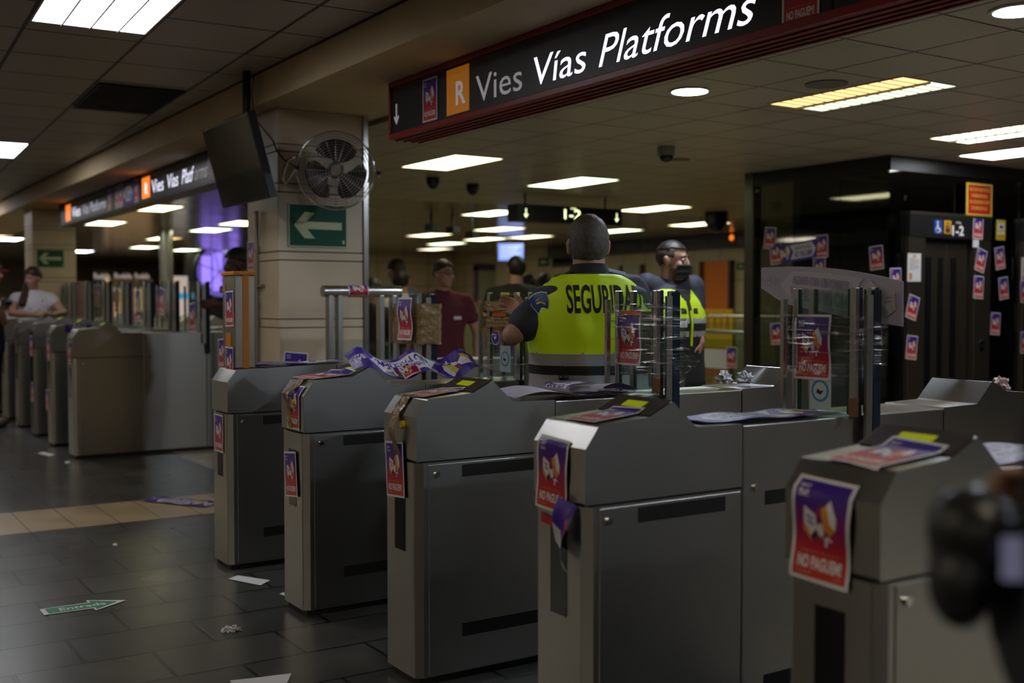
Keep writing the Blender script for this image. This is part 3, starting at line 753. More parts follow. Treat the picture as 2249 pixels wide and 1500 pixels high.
# tape over the fronts of the middle and the second gate
def drape(label, g, yc, w0, w1, s0, s1, seed):
    b = MB(); n = 26; W_ = 8; bulge = lambda t: .03*math.exp(-((t-.45)/.12)**2)
    def fn(a, c_):
        s_ = s0+(s1-s0)*c_; x, z = front(s_); w_ = w0+(w1-w0)*c_; w_ *= 1-.35*math.exp(-((c_-.55)/.2)**2)
        if s_ > 1.102: x, z = .05+(s_-1.102), 1.088
        t = .007+bulge(c_)+.007*mn.noise(V((a*5, c_*14, seed)))
        return V((GX+x-t*.9, GY[g]+yc-(a-.5)*w_+.012*sin(c_*6+seed), z+t*.45))
    b.grid(fn, W_, n, TAPE); return tag(b.build('packing_tape'), label, 'tape')
drape('shiny brown tape hanging crumpled over the front of the middle gate', 3, .15, .075, .05, 1.14, .70, 1.0)
drape('shiny brown tape bunched over the front of the second gate', 2, .15, .08, .045, 1.13, .86, 4.0)

# ------------------------------------------------------------------ purple banners
def banner_mb(w=.60, h=.20):
    b = MB(); a, c = w/2, h/2
    sheet(b, -a, a, -c, c, 0, INKP)
    q = h*.12
    poly(b, [(-a+w*.27, -c+q), (a-w*.22, -c+q), (a-w*.14, 0), (a-w*.22, c-q), (-a+w*.27, c-q), (-a+w*.35, 0)], .0005, WHITEP)
    b.text('SI MADRID NO PAGA', (-a+w*.37, h*.07, .001), EX, EY, h*.20, INKP, w*.40, 0, .02)
    b.text('NO PAGUEM!', (-a+w*.37, -h*.31, .001), EX, EY, h*.30, INKP, w*.41, 0, .035)
    b.text('BAT', (a-w*.105, h*.02, .001), EX, EY, h*.13, INKW, w*.08, 0, .02); b.text('ZAC', (a-w*.105, -h*.14, .001), EX, EY, h*.13, INKW, w*.08, 0, .02)
    k = len(b.m); emblem(b, h*.36, .001, -a+w*.155, .01)
    yi = b.mi(INKY); oi = b.mi(INKO)
    b.m = [yi if m == oi else m for m in b.m]
    sheet(b, -a, a, -c, c, -.0008, WHITEP); return b
BANNER = refine(banner_mb(), 'banner', [i*.02-.28 for i in range(29)], [-.075, -.05, -.025, 0, .025, .05, .075])
def banner(label, fn): return tag(put(BANNER, 'banner', fn), label, 'banner', 'purple banners')
def lay_banner(label, gx, gy, xc, yc, deg, z, f, s=1.0):
    u, v = rot2(V((1, 0)), V((0, 1)), deg)
    def fn(q):
        x = xc+q.x*s*u.x+q.y*s*v.x; y = yc+q.x*s*u.y+q.y*s*v.y
        return V((gx+x, gy+y, z+.006+q.z+f(q.x, q.y)))
    return banner(label, fn)
def ridge(x, c, w, h): return h*math.exp(-((x-c)/w)**2)
lay_banner('purple banner lying flat on the gate with the torn poster', GX, GY[4], .80, .13, 178, 1.055, lambda x, y: .004*(1+sin(x*22)), .98)
lay_banner('crumpled purple banner with a red label lying behind the display of the second gate', GX, GY[2], .62, .10, 172, 1.06, lambda x, y: ridge(x, -.02, .06, .045)+ridge(x, .24, .07, .07)+ridge(x, -.27, .06, .05)+.006*(1+sin(y*40+x*30))+.045-.42*y, 1.08)
lay_banner('purple banner lying on the middle cabinets of the gate nearest the camera', GX, GY[5], .74, .13, 176, 1.055, lambda x, y: .008*(1+sin(x*16+1)), 1.0)
lay_banner('purple banner on the flat-topped gate in front of the pillar', GX, GY[1], .42, .14, 180, 1.10, lambda x, y: .003*(1+sin(x*20)), 1.0)
poster('poster sticking up behind the flat-topped gate, only its top showing', V((2.42, 6.069, 1.055)), YN, -6, 1.0)
o = poster('red and white poster lying on the flat-topped gate beside the validator column', V((2.18, 5.9, 1.094)), (V((0, -1, 0)), V((1, 0, 0))), -70, 1.0)
o = poster('red and white label crumpled on the banner of the second gate', V((2.47, 4.76, 1.12)), (V((.8, -.6, 0)).normalized(), V((.45, .6, .25)).normalized()), 40, .8, 0, lambda x, y: .012*sin(y*50+x*20)); o['label'] = 'red label crumpled on the banner behind the second gate'
# folded banner, white back up, on the middle gate
def fold(q):
    x, y = q.x, q.y; z = .008
    if x > .02: z = .008+.05*sin(min(1, (x-.02)/.1)*pi*.5); x = .02+.10*sin(min((x-.02)/.10, 1)*pi)*.6-(x-.02)*.35
    return V((GX+.78-x, GY[3]+.12-y*.95, 1.056+z+q.z))
banner('folded purple banner showing its white back on the taped middle gate', fold)
sheet_b = MB().grid(lambda a, c_: V((GX+.46+.30*a, GY[3]+.03+.2*c_, 1.068+.02*sin(a*3.4)+.012*c_)), 12, 6, LAV)
tag(sheet_b.build('paper_sheet'), 'plain white sheet curling behind the display of the middle gate', 'paper')
sheet_b = MB().grid(lambda a, c_: V((GX+.84+.22*a-.03*c_, GY[3]+.0+.19*c_, 1.066+.045*sin(a*2.6+.3)*(1-.4*c_))), 12, 6, LAV)
tag(sheet_b.build('paper_sheet'), 'white paper flap raised over the banner, below the guard\'s baton', 'paper')
# big banner stuck to the back of the glass in front of the lift: seen from its pale back
def backban(q):
    t = (q.x+.30)/.60; s_ = (q.y+.10)/.20
    px = 1672+(1982-1672)*t; top = 588+30*t*t-6*sin(t*pi); bot = 655+62*t+18*sin(t*pi)*(.2)+(25 if False else 0)
    if t < .2: bot = 620+(bot-620)*(.35+.65*sin(t/.2*pi/2))
    w_ = P(px, bot+(top-bot)*s_, 0, GX+1.30+.02*sin(t*4))
    return w_+V((-q.z*8, 0, 0))
def flipx(q): return backban(V((-q.x, q.y, q.z)))
mm = BANNER.copy()
LAVB = M('banner_back', (.52, .47, .60), .6); LAVT = M('banner_back_light', (.62, .58, .66), .6); GHI = M('banner_back_ink', (.40, .34, .50), .6); GHY = M('banner_back_yellow', (.60, .55, .36), .6)
for i, m_ in enumerate(mm.materials):
    mm.materials[i] = {INKP: LAVB, WHITEP: LAVT, INKW: LAVT, INKY: GHY}.get(m_, GHI)
# the lettering is printed on the far side and shows through mirrored; purple letters sit on the pale field
li = list(mm.materials).index(GHI) if GHI in list(mm.materials) else 0
mm.materials.append(GHI); gi = len(mm.materials)-1
base_i = [i for i, m_ in enumerate(BANNER.materials) if m_ == INKP][0]
for p_ in mm.polygons:
    zc = sum(mm.vertices[i].co.z for i in p_.vertices)/len(p_.vertices)
    if p_.material_index == base_i and zc > .0008: p_.material_index = gi
o = put(mm, 'banner', flipx); tag(o, 'large pale banner seen from the back, text mirrored, on the glass before the lift', 'banner', 'purple banners')
md = o.modifiers.new('thick', 'SOLIDIFY'); md.thickness = .0006
# the far rows: draped banner and folded posters
b0 = GY
def farban(q):
    x = .25+q.x*.5; s_ = q.y+.10
    k = 1.115; L = .0
    yy, zz = (s_-.05, 1.092*k+.006) if s_ > .05 else (-.006-q.z, 1.092*k+.006-(.05-s_)*1.6)
    return V((2.12+.13+(q.x+.3)*.42, 11.72+yy, zz))
BAN2 = refine(banner_mb(), 'banner', [i*.04-.28 for i in range(15)], [-.075, -.05, -.025, 0, .025, .05, .075])
tag(put(BANNER, 'banner', farban), 'purple banner draped over the side of a far gate', 'banner', 'purple banners')
for i, lab in ((0, 'poster folded over the front of the plain-sided far gate'), (1, 'red poster on the front of the far gate under the draped banner'), (2, 'poster on the front of the third far gate'), (3, 'poster on the front of the fourth far gate'), (4, 'poster on the front of the far gate with the yellow button')):
    gate_front(lab, 2.12, FARG[i][0], .135, .98, -3+i*2, 1.0, k=FARG[i][1])
poster('poster low on the front of the far gate under the draped banner', P(105, 878, 0, 2.12), XN, 0, 1, .005)
poster('poster low on the front of the third far gate', P(72, 861, 0, 2.12), XN, 0, 1, .005)
FT = [(1, 686, 420), (0, 0, 0)]
for lab, px, py, g, d in (('poster on the far glass left of the steel rail, lower right one', 424, 697, 0, 6), ('poster on the far glass, upper one of the tilted pair', 316, 662, 1, -8), ('poster on the far glass in the middle of the far row', 300, 664, 2, 0),
                       ('poster on the far glass left of the tilted pair', 265, 678, 2, 0), ('poster on the far glass beside the tape with an orange dot', 224, 660, 3, 0), ('poster on the far glass nearest the red machine', 193, 650, 4, 0)):
    c = P(px, py, 0, 2.12+1.15); c.y = max(FARG[g][0]+.06, min(FARG[g][0]+.21, c.y)); poster(lab, c, XN, d, 1.35, .006)
for lab, px, py, g in (('brown tape clump round the far glass with an orange dot', 238, 652, 3), ('brown tape clump round the far glass right of the woman', 210, 658, 4)):
    c = P(px, py, 0, 3.26); c.y = FARG[g][0]+.135; b = MB()
    b.grid(lambda a, c_: c+V((-.02+.015*mn.noise(V((a*6, c_*6, px))), -.34*(a-.5), .12*(c_-.5)+.012*mn.noise(V((a*7, 2, px))))), 8, 6, TAPE)
    tag(b.build('packing_tape'), lab, 'tape')
# posters on the validator column, the rail and the pillar
posterP('poster on the validator column just under its lid', 506, 678, 0, 1.985, 2, .92, .006)
posterP('poster at the foot of the validator column', 506, 800, 0, 1.985, 0, .9, .006)
posterP('poster on the steel panel left of the validator column foot', 488, 778, 0, 2.3, 4, .95, .004)
posterP('poster stuck high on the shaded side of the near stone pillar', 553, 562, 0, 2.80, 0, 1.0, .008)
b = MB(); src = POSTERF
o = put(POSTERF, 'poster', lambda q: V((2.90+.245+q.x, 6.78+(.0395+q.z)*-cos(q.y/.0395*.7+.35), 1.52+(.0395+q.z)*sin(q.y/.0395*.7+.35)))); tag(o, 'poster wrapped round the top tube of the rail by the pillar', 'poster', PG)
# crumpled paper balls on the rear cabinet of the middle gate
def crumple(label, c, r, seed, m, name='crumpled_paper', cat='paper', group='crumpled paper balls'):
    bm = bmesh.new(); bmesh.ops.create_icosphere(bm, subdivisions=3, radius=r)
    for q in bm.verts:
        n = q.co.normalized(); k = 1+.9*mn.noise(n*2.6+V((seed, 0, 0)))+.7*mn.noise(n*6+V((0, seed, 0))); q.co = V((q.co.x*k*1.15, q.co.y*k, max(q.co.z*k, -r*.75)))
    me = bpy.data.meshes.new(name); bm.to_mesh(me); bm.free(); me.materials.append(m)
    o = bpy.data.objects.new(name, me); COL.objects.link(o); o.location = c; return tag(o, label, cat, group)
q = P(1590, 843, 2, 1.056)
crumple('crumpled white paper on the middle gate, left of the pair', P(1592, 832, 1, GY[3]+.1), .029, 3, WHITEP)
crumple('crumpled white paper on the middle gate, right of the pair', P(1637, 832, 1, GY[3]+.1), .029, 9.5, WHITEP)
crumple('crumpled pinkish paper on the rear cabinet of the gate before the lift', P(2200, 846, 1, GY[4]+.15), .026, 21, M('pink_paper', (.60, .42, .45), .6))
# ------------------------------------------------------------------ hanging signs
PANEL = M('sign_black', (.012, .012, .016), .4)
TVS = M('tv_screen', (.012, .013, .011), .06); TVS.node_tree.nodes['Principled BSDF'].inputs['IOR'].default_value = 2.3
LIT = M('sign_lit_white', (.8, .8, .85), .5, emit=1.15, ecol=(.80, .80, 1.0)); DULL = M('sign_faint_glow', (.5, .48, .5), .4, emit=.16, ecol=(.85, .8, .85))  # dull letters get a faint glow in their material to lift them
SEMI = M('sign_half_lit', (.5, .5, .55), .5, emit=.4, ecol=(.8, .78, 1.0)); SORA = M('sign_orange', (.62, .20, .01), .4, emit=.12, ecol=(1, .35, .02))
ORAL = M('sign_orange_lit', (.8, .25, .02), .4, emit=.9, ecol=(1, .22, .02))
def arrow_down(b, c, u, v, s, m, d=.0025):
    c = V(c); q = [(-.1, 1), (.1, 1), (.1, -.45), (.38, -.15), (.5, -.3), (0, -1), (-.5, -.3), (-.38, -.15), (-.1, -.45)]
    return b.prism([(x*s, y*s) for x, y in q], c, u, v, d, m)
u, v = XN
X0 = 3.063
t = thing('platform_sign', 'long red framed black sign reading Vies Vías Platforms overhead', 'sign', (0, 0, 0), 0)
MB().box(X0+.012, 3.27, .6, 6.12, 2.462, 2.77, PANEL).build('panel', t)
f = MB()
f.box(X0, 3.29, .6, 6.135, 2.44, 2.474, RED).box(X0, 3.29, .6, 6.135, 2.752, 2.785, RED).box(X0, 3.29, 6.112, 6.135, 2.474, 2.752, RED)
for q in (.045, .10, .15, .20): f.box(X0+q, X0+q+.012, .6, 6.13, 2.432, 2.44, RED)
f.build('frame', t, bevel=.004)
fx = X0+.0117
def stext(txt, y0, y1, z, h, m, sh=0, bo=0, par=t, name='lettering'):
    return MB().text(txt, (fx, y0, z), u, v, h, m, y0-y1, sh, bo).build(name, par)
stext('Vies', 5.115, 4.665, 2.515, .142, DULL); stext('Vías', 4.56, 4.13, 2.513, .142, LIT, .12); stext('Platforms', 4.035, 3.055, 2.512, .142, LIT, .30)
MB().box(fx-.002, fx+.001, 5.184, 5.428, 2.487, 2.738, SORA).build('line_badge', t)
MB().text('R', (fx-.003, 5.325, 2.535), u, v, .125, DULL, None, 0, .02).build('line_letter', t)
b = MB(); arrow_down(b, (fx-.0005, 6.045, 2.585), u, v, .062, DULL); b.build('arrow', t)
MB().box(fx-.004, fx+.002, 2.685, 2.695, 2.474, 2.752, GAP).build('seam', t)
poster('poster stuck on the big sign between its arrow and the orange R', V((X0+.010, 5.62, 2.609)), XN, 0, 1.17, .002)
poster('poster stuck on the far right of the big sign, cut by the top edge', V((X0+.010, 2.83, 2.575)), XN, 0, 1.2, .002)
t2 = thing('platform_sign', 'far overhead sign with orange squares and lit lettering beyond the television', 'sign')
MB().box(X0+.012, 3.25, 9.3, 16.23, 2.51, 2.76, PANEL).build('panel', t2)
MB().box(X0, 3.27, 9.3, 16.25, 2.485, 2.51, DARKM).box(X0, 3.27, 9.3, 16.25, 2.76, 2.785, DARKM).box(X0, 3.27, 16.23, 16.25, 2.51, 2.76, DARKM).build('frame', t2)
MB().box(fx-.002, fx+.001, 11.62, 11.92, 2.53, 2.745, ORAL).build('line_badge', t2); MB().text('R', (fx-.003, 11.80, 2.575), u, v, .11, LIT, None, 0, .03).build('line_letter', t2)
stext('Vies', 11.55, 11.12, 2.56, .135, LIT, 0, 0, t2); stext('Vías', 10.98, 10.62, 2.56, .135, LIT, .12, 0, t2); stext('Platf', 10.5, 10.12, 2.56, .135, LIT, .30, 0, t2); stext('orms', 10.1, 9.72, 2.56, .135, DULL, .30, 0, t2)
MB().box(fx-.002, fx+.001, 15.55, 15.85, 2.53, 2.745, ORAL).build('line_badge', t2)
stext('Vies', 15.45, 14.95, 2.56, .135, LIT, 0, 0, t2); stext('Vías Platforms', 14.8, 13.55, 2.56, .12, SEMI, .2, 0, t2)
for k, (y, lab) in enumerate(((13.35, 'poster stuck on the far sign, leftmost of its row'), (13.0, 'poster stuck on the far sign, second of its row'), (12.82, 'poster stuck on the far sign, third of its row'), (12.15, 'poster stuck on the far sign just left of its orange R'))):
    poster(lab, V((X0+.010, y, 2.635)), XN, 0, 1.15, .002)
mm = banner('', lambda q: V((X0+.006-q.z, 12.48-q.x*.75, 2.635+q.y*1.05))); tag(mm, 'purple banner stuck on the far overhead sign', 'banner')
poster('scrunched poster over the last letters of the far sign', V((X0+.010, 9.6, 2.62)), XN, 10, 1.1, .003)

# hanging 1-2 sign
u, v = YN; NUM = M('sign_cream_lit', (.8, .8, .5), .5, emit=1.6, ecol=(.92, 1, .55))
t = thing('platform_number_sign', 'black hanging box sign reading 1-2 between two down arrows', 'sign', (7.92, 10.93, 2.5))
MB().box(-.78, .78, 0, .22, -.095, .105, PANEL).build('panel', t)
for x in (-.6, .6): MB().cyl((x, .11, .1), (x, .11, .25), .012, .012, DARKM, 8).build('hanger', t)
b = MB(); b.text('1-2', (.02, -.002, -.045), u, v, .115, NUM, .25, 0, .01, 'C').build('number', t)
MB().text('via', (.03, -.002, .075), u, v, .02, NUM, .09, 0, .02, 'C').build('caption', t)
for x in (-.66, .70): arrow_down(MB(), (x, -.0005, 0), u, v, .055, NUM).build('arrow', t)

# television on its pole
t = thing('television', 'dark flat television tilted down from a ceiling pole by the pillar', 'television', (0, 0, 0))
a = V((2.40, 7.71, 2.645)); c = V((2.545, 7.71, 2.11)); dn = (c-a).normalized(); ey = V((0, -1, 0)); nn = ey.cross(-dn).normalized()
L, Hh = .93, (c-a).length
Rm = Matrix((ey, -dn, nn)).transposed()
MB().box(0, L, -Hh, 0, -.055, 0, BLACKP, Rm, a).build('housing', t, bevel=.004)
MB().box(.012, L-.012, -Hh+.014, -.012, 0, .0015, TVS, Rm, a).build('screen', t)
MB().box(.18, L-.18, -Hh+.10, -.10, -.10, -.055, BLACKP, Rm, a).build('back_cover', t)
MB().tube([(2.575, 7.28, 2.80), (2.56, 7.28, 2.60), (2.555, 7.26, 2.45)], .022, DARKM, 12).box(2.50, 2.60, 7.10, 7.40, 2.36, 2.50, DARKM).build('bracket', t)
MB().tube([(2.575, 7.28, 3.0), (2.575, 7.28, 2.75)], .028, DARKM, 14).build('pole', t)
tag(MB().tube([P(558, 165, 0, 2.60), P(553, 205, 0, 2.63), P(557, 250, 0, 2.66), P(566, 268, 0, 2.70), P(600, 310, 0, 2.78), P(607, 330, 1, 7.28), P(625, 352, 1, 7.27), P(650, 366, 1, 7.14)], .005, BLACKP, 6).build('power_cable'), 'black cable hanging from the beam past the television to the fan', 'cable')
tag(MB().tube([P(541, 450, 0, 2.6), P(542, 466, 0, 2.6)], .006, BLACKP, 6).build('loose_cable'), 'short cable end hanging below the television', 'cable')
# conduit on the pillar
y = P(562, 600, 0, 2.77).y
t = thing('conduit', 'thin steel conduit running down the shaded side of the near pillar', 'pipe', (2.775, y, 0))
MB().tube([(0, 0, .2), (0, 0, 2.1)], .016, STEELD, 12).build('pipe', t)
for z in (1.83, 1.42, 1.30): MB().tube([(0, 0, z-.02), (0, 0, z+.02)], .022, STEELD, 12).build('coupling', t)
MB().box(-.005, .03, -.10, .10, 1.555, 1.575, STEELD).build('clip', t)

# wall fan
FC = V((3.105, 7.02, 2.345)); ax = (EYE-FC).normalized(); fu = V((0, 0, 1)).cross(ax).normalized(); fv = ax.cross(fu)
t = thing('wall_fan', 'round chrome cage fan with dark blades mounted on the stone pillar', 'fan')
FBL = M('fan_blade', (.05, .042, .04), .35, .6)
CAGE = M('cage_wire', (.42, .40, .39), .28, 1)
R_ = .262
def fp(r, a, h): return FC+fu*(r*cos(a))+fv*(r*sin(a))+ax*h
def hgt(r): return .075*math.sqrt(max(0, 1-(r/R_)**2.4))
b = MB(); N = 48
for sg in (1, -1):
    for k in range(1, 15):
        r = R_*k/15; b.tube([fp(r, 2*pi*i/N, sg*hgt(r)) for i in range(N+1)], .0019, CAGE, 4, True, False)
b.build('cage', t)
b = MB()
for sg in (1, -1):
    for k in range(20):
        a = 2*pi*k/20; b.tube([fp(R_*q/8, a, sg*hgt(R_*q/8)) for q in range(1, 9)], .0022, CAGE, 4, True, False)
b.build('cage_spokes', t)
b = MB()
for h in (.012, -.012): b.tube([fp(R_, 2*pi*i/64, h) for i in range(65)], .0065, CHROME, 8, True, False)
b.build('rim', t)
for k in range(3):
    a0 = rad(75)+k*2*pi/3; b = MB()
    def bl(p, q, a0=a0):
        r = .045+.17*q; wd = (.55+.95*sin(min(1, q*1.15)*pi*.62))*.72; a = a0+(p-.5)*wd*1.6+.25*q
        rr = r*(1-.10*(2*p-1)**2*q); return fp(rr, a, -.01+(p-.5)*.055)
    b.grid(bl, 12, 12, FBL); o = b.build('blade', t); md = o.modifiers.new('s', 'SOLIDIFY'); md.thickness = .003
MB().tube([fp(0, 0, .070), fp(0, 0, .079)], [.036, .034], STEEL2, 24).build('badge', t)
MB().tube([fp(0, 0, -.16), fp(0, 0, -.04), fp(0, 0, .02)], [.05, .06, .035], DARKM, 20).build('motor', t)
MB().tube([P(730, 345, 1, 7.15), P(690, 343, 1, 7.15), P(655, 343, 1, 7.17), P(634, 350, 1, 7.2), P(624, 372, 1, 7.24), P(622, 392, 1, 7.27), P(628, 404, 1, 7.29)], .011, CHROME, 12).tube([P(628, 404, 1, 7.29), P(640, 388, 1, 7.2), P(652, 368, 1, 7.05)], .009, CHROME, 10).build('bracket', t)
for px, py in ((653, 368), (832, 380)):
    c = P(px, py, 1, 7.03); MB().tube([c-fu*.016, c+fu*.016], .013, BLACKP, 12).box(-.006, .006, -.006, .006, -.035, .035, BLACKP, None, None).xf(lambda q, c=c: q if q.length > 1 else q+c).build('knob', t)

# emergency exit signs
def exit_sign(label, x0, x1, y, z0, z1):
    t = thing('exit_sign', label, 'sign', ((x0+x1)/2, y, (z0+z1)/2)); w_, h_ = (x1-x0)/2, (z1-z0)/2
    MB().box(-w_, w_, -.006, 0, -h_, h_, LUM).build('border', t); k = h_*.06
    MB().box(-w_+k, w_-k, -.008, -.006, -h_+k, h_-k, GREENS).build('panel', t)
    q = [(-.82, 0), (-.47, .60), (-.12, .60), (-.38, .17), (.80, .17), (.80, -.17), (-.38, -.17), (-.12, -.60), (-.47, -.60)]
    MB().prism([(x*w_, y_*h_) for x, y_ in q], (0, -.0085, 0), (1, 0, 0), (0, 0, 1), .001, LUM).build('arrow', t)
    MB().box(w_*.82, w_*.9, -.0095, -.008, -h_*.82, -h_*.66, LUM).build('mark', t)
    return t
a = P(633, 445, 1, 7.29); c = P(763, 545, 1, 7.29)
exit_sign('green sign with a cream left arrow below the fan on the near pillar', a.x, c.x, 7.296, c.z, a.z)
a = P(80, 547, 1, 17); c = P(141, 588, 1, 17)
exit_sign('green left arrow sign on the far pillar behind the leaning woman', a.x, c.x, 16.996, c.z, a.z)

# ------------------------------------------------------------------ lift enclosure
LX, LY = 8.15, 6.45
JAMB = M('bronze_steel', (.13, .11, .088), .35, .85, var=.1, vs=3); NIGHT = M('lift_dark', (.05, .052, .05), .5)
t = thing('lift_enclosure', 'dark glass lift enclosure with steel corner post, covered in posters', 'lift', (0, 0, 0))
MB().box(LX-.02, LX+.10, 8.10, 8.22, 0, 2.75, JAMB).build('corner_post', t, bevel=.004)
MB().box(LX-.01, LX+.06, LY, 8.1, 2.62, 2.75, BLACKP).box(LX, 12.5, LY-.01, LY+.06, 2.62, 2.75, BLACKP).build('top_band', t)
for y0, y1 in ((6.46, 7.0), (7.005, 7.55), (7.555, 8.1)): MB().box(LX, LX+.012, y0, y1, 0, 2.62, DGLASS).build('glass_pane', t)
for x0, x1, z0 in ((LX, 8.37, 0), (8.375, 9.58, 2.24), (9.585, 10.1, 0), (10.105, 11.3, 2.24), (11.31, 12.5, 0)): MB().box(x0, x1, LY, LY+.012, z0, 2.62, DGLASS).build('glass_pane', t)
MB().box(8.7, 12.5, 8.0, 8.1, 0, 2.75, NIGHT).box(12.4, 12.5, LY, 8.1, 0, 2.75, NIGHT).build('rear_wall', t)
MB().box(8.5, 9.55, 6.75, 7.9, .05, 2.25, NIGHT).build('lift_car', t)
def lift_door(x0):
    d = x0-8.37
    MB().box(8.37+d, 9.58+d, LY-.05, LY+.10, 2.035, 2.235, BLACKP).build('header', t)
    MB().box(8.37+d, 9.58+d, LY-.055, LY+.10, 2.235, 2.265, JAMB).build('header_trim', t)
    for a, c in ((8.37, 8.60), (9.335, 9.58)): MB().box(a+d, c+d, LY-.045, LY+.10, 0, 2.035, JAMB).build('jamb', t, bevel=.004)
    for a, c in ((8.64, 8.985), (8.995, 9.30)):
        lf = MB().box(a+d, c+d, LY+.02, LY+.05, .02, 2.0, JAMB).build('door_leaf', t, bevel=.004)
        for q, w_ in (((.045, .08), (.225, .07)) if a < 8.9 else ((.06, .08),)):
            MB().box(a+q+d, a+q+w_+d, LY+.014, LY+.024, .12, 1.86, BLACKG).build('window', lf)
    MB().box(8.60+d, 9.335+d, LY+.055, LY+.09, 0, 2.035, NIGHT).build('door_recess', t)
lift_door(8.37); lift_door(10.11)
b = MB()
for r, z in ((.05, 1.03), (.02, 1.07), (.02, 1.0)): b.tube([(9.45, LY-.045, z), (9.45, LY-.05, z)], r, DARKM if r > .03 else STEELD, 18)
b.build('call_panel', t)
u, v = YN; PY = LY-.052
BLUES = M('icon_blue', (.02, .07, .32), .35); AMBS = M('icon_amber', (.55, .28, .01), .35)
def icon(name, px0, py0, px1, py1, m):
    a, c = P(px0, py1, 1, PY), P(px1, py0, 1, PY); MB().box(a.x, c.x, PY-.003, PY, a.z, c.z, m).build(name, t); return a, c
a, c = icon('access_icon', 2051, 484, 2069, 513, BLUES); w_ = c.x-a.x; o_ = V((a.x, PY-.0035, a.z)); h_ = c.z-a.z
b = MB(); b.tube([o_+V((w_*.42, 0, h_*.86)), o_+V((w_*.42, -.001, h_*.86))], w_*.09, INKW, 14)
b.prism([(.36*w_, .74*h_), (.50*w_, .74*h_), (.50*w_, .44*h_), (.74*w_, .44*h_), (.86*w_, .2*h_), (.76*w_, .15*h_), (.64*w_, .35*h_), (.36*w_, .35*h_)], o_, u, v, .001, INKW)
b.tube([o_+V((w_*(.46+.27*cos(k)), 0, h_*(.32+.22*sin(k)))) for k in [pi*.75+i*pi*1.15/10 for i in range(11)]], w_*.035, INKW, 6)
b.build('wheelchair_mark', t)
a, c = icon('lift_icon', 2073, 485, 2089, 513, AMBS); w_ = c.x-a.x; o_ = V((a.x, PY-.0035, a.z)); h_ = c.z-a.z
b = MB(); b.prism([(.2*w_, .1*h_), (.8*w_, .1*h_), (.8*w_, .6*h_), (.2*w_, .6*h_)], o_, u, v, .001, INKB); b.prism([(.3*w_, .7*h_), (.7*w_, .7*h_), (.5*w_, .9*h_)], o_, u, v, .001, INKB)
for k in (.35, .5, .65): b.tube([o_+V((k*w_, -.001, .45*h_)), o_+V((k*w_, -.002, .45*h_))], w_*.06, AMBS, 8)
b.build('lift_mark', t)
a = P(2091, 516, 1, PY); c = P(2117, 497, 1, PY)
MB().text('1-2', (a.x, PY-.002, a.z), u, v, c.z-a.z, INKW, c.x-a.x, 0, .03).build('platform_number', t)
MB().text('via', (a.x+.05, PY-.002, c.z+.02), u, v, .025, DULL, .08).build('caption', t)
# notices on the lift
def plate(name, label, px0, py0, px1, py1, ax_, val, m, off=.006, cat='sign', kids=()):
    a, c = P(px0, py1, ax_, val), P(px1, py0, ax_, val); u, v = XN if ax_ == 0 else YN; n = u.cross(v)
    w_, h_ = abs((c-a).dot(u)), (c-a).dot(v); o = thing(name, label, cat, a+n*off)
    Rm = Matrix((u, v, n)).transposed(); MB().box(0, w_, 0, h_, 0, .004, m, Rm).build('panel', o)
    for k in kids: k(o, w_, h_, u, v, n)
    return o
REDS = M('notice_red', (.42, .02, .012), .4); GOLD = M('notice_gold', (.55, .40, .05), .4)
def redkids(o, w_, h_, u, v, n):
    Rm = Matrix((u, v, n)).transposed(); MB().box(w_*.07, w_*.93, h_*.06, h_*.94, .004, .006, REDS, Rm).build('field', o)
    for k, s_ in enumerate(('NO UTILITZAR EN CAS', "D'EMERGÈNCIA", 'NO UTILIZAR EN CASO', 'DE EMERGENCIA')):
        MB().text(s_, u*(w_/2)+v*(h_*(.755-.19*k))+n*.0065, u, v, h_*.10, GOLD, w_*(.76 if k % 2 == 0 else .60), 0, .02, 'C').build('lettering', o)
plate('emergency_notice', 'red and yellow emergency notice above the lift door', 2109, 407, 2167, 473, 1, LY, GOLD, .058, 'sign', (redkids,))
def yelkids(o, w_, h_, u, v, n):
    Rm = Matrix((u, v, n)).transposed(); MB().box(w_*.14, w_*.86, h_*.5, h_*.84, .004, .005, WHITEP, Rm).box(w_*.1, w_*.9, h_*.30, h_*.42, .004, .005, WHITEP, Rm).box(w_*.1, w_*.9, h_*.10, h_*.22, .004, .005, INKO, Rm).build('labels', o)
    MB().prism([(w_*.3, h_*.62), (w_*.62, h_*.56), (w_*.74, h_*.68), (w_*.42, h_*.76)], n*.0055, u, v, .001, INKB).build('camera_mark', o)
plate('camera_notice', 'small yellow surveillance notice right of the lift door', 2187, 484, 2207, 527, 1, LY, INKY, .003, 'sign', (yelkids,))
def a4kids(o, w_, h_, u, v, n):
    Rm = Matrix((u, v, n)).transposed()
    for k in range(9): MB().box(w_*.14, w_*(.86 if k % 4 else .6), h_*(.80-.048*k), h_*(.815-.048*k), .004, .0045, GREYP, Rm).build('text_line', o)
    MB().box(w_*.42, w_*.58, h_*.85, h_*.95, .004, .0045, INKO, Rm).build('logo', o); MB().box(w_*.12, w_*.34, h_*.06, h_*.30, .004, .0045, INKS, Rm).build('stamp', o)
plate('paper_notice', 'white paper notice with an orange mark on the left lift jamb', 1992, 557, 2022, 618, 1, LY-.045, WHITEP, .001, 'notice', (a4kids,))
plate('paper_notice', 'white paper notice cut by the right picture edge', 2242, 566, 2268, 622, 1, LY-.045, WHITEP, .001, 'notice', (a4kids,))
slip('white_label', 'small white label under the poster on the right lift jamb', 2136, 527, 2149, 543, 1, LY-.046, WHITEP)
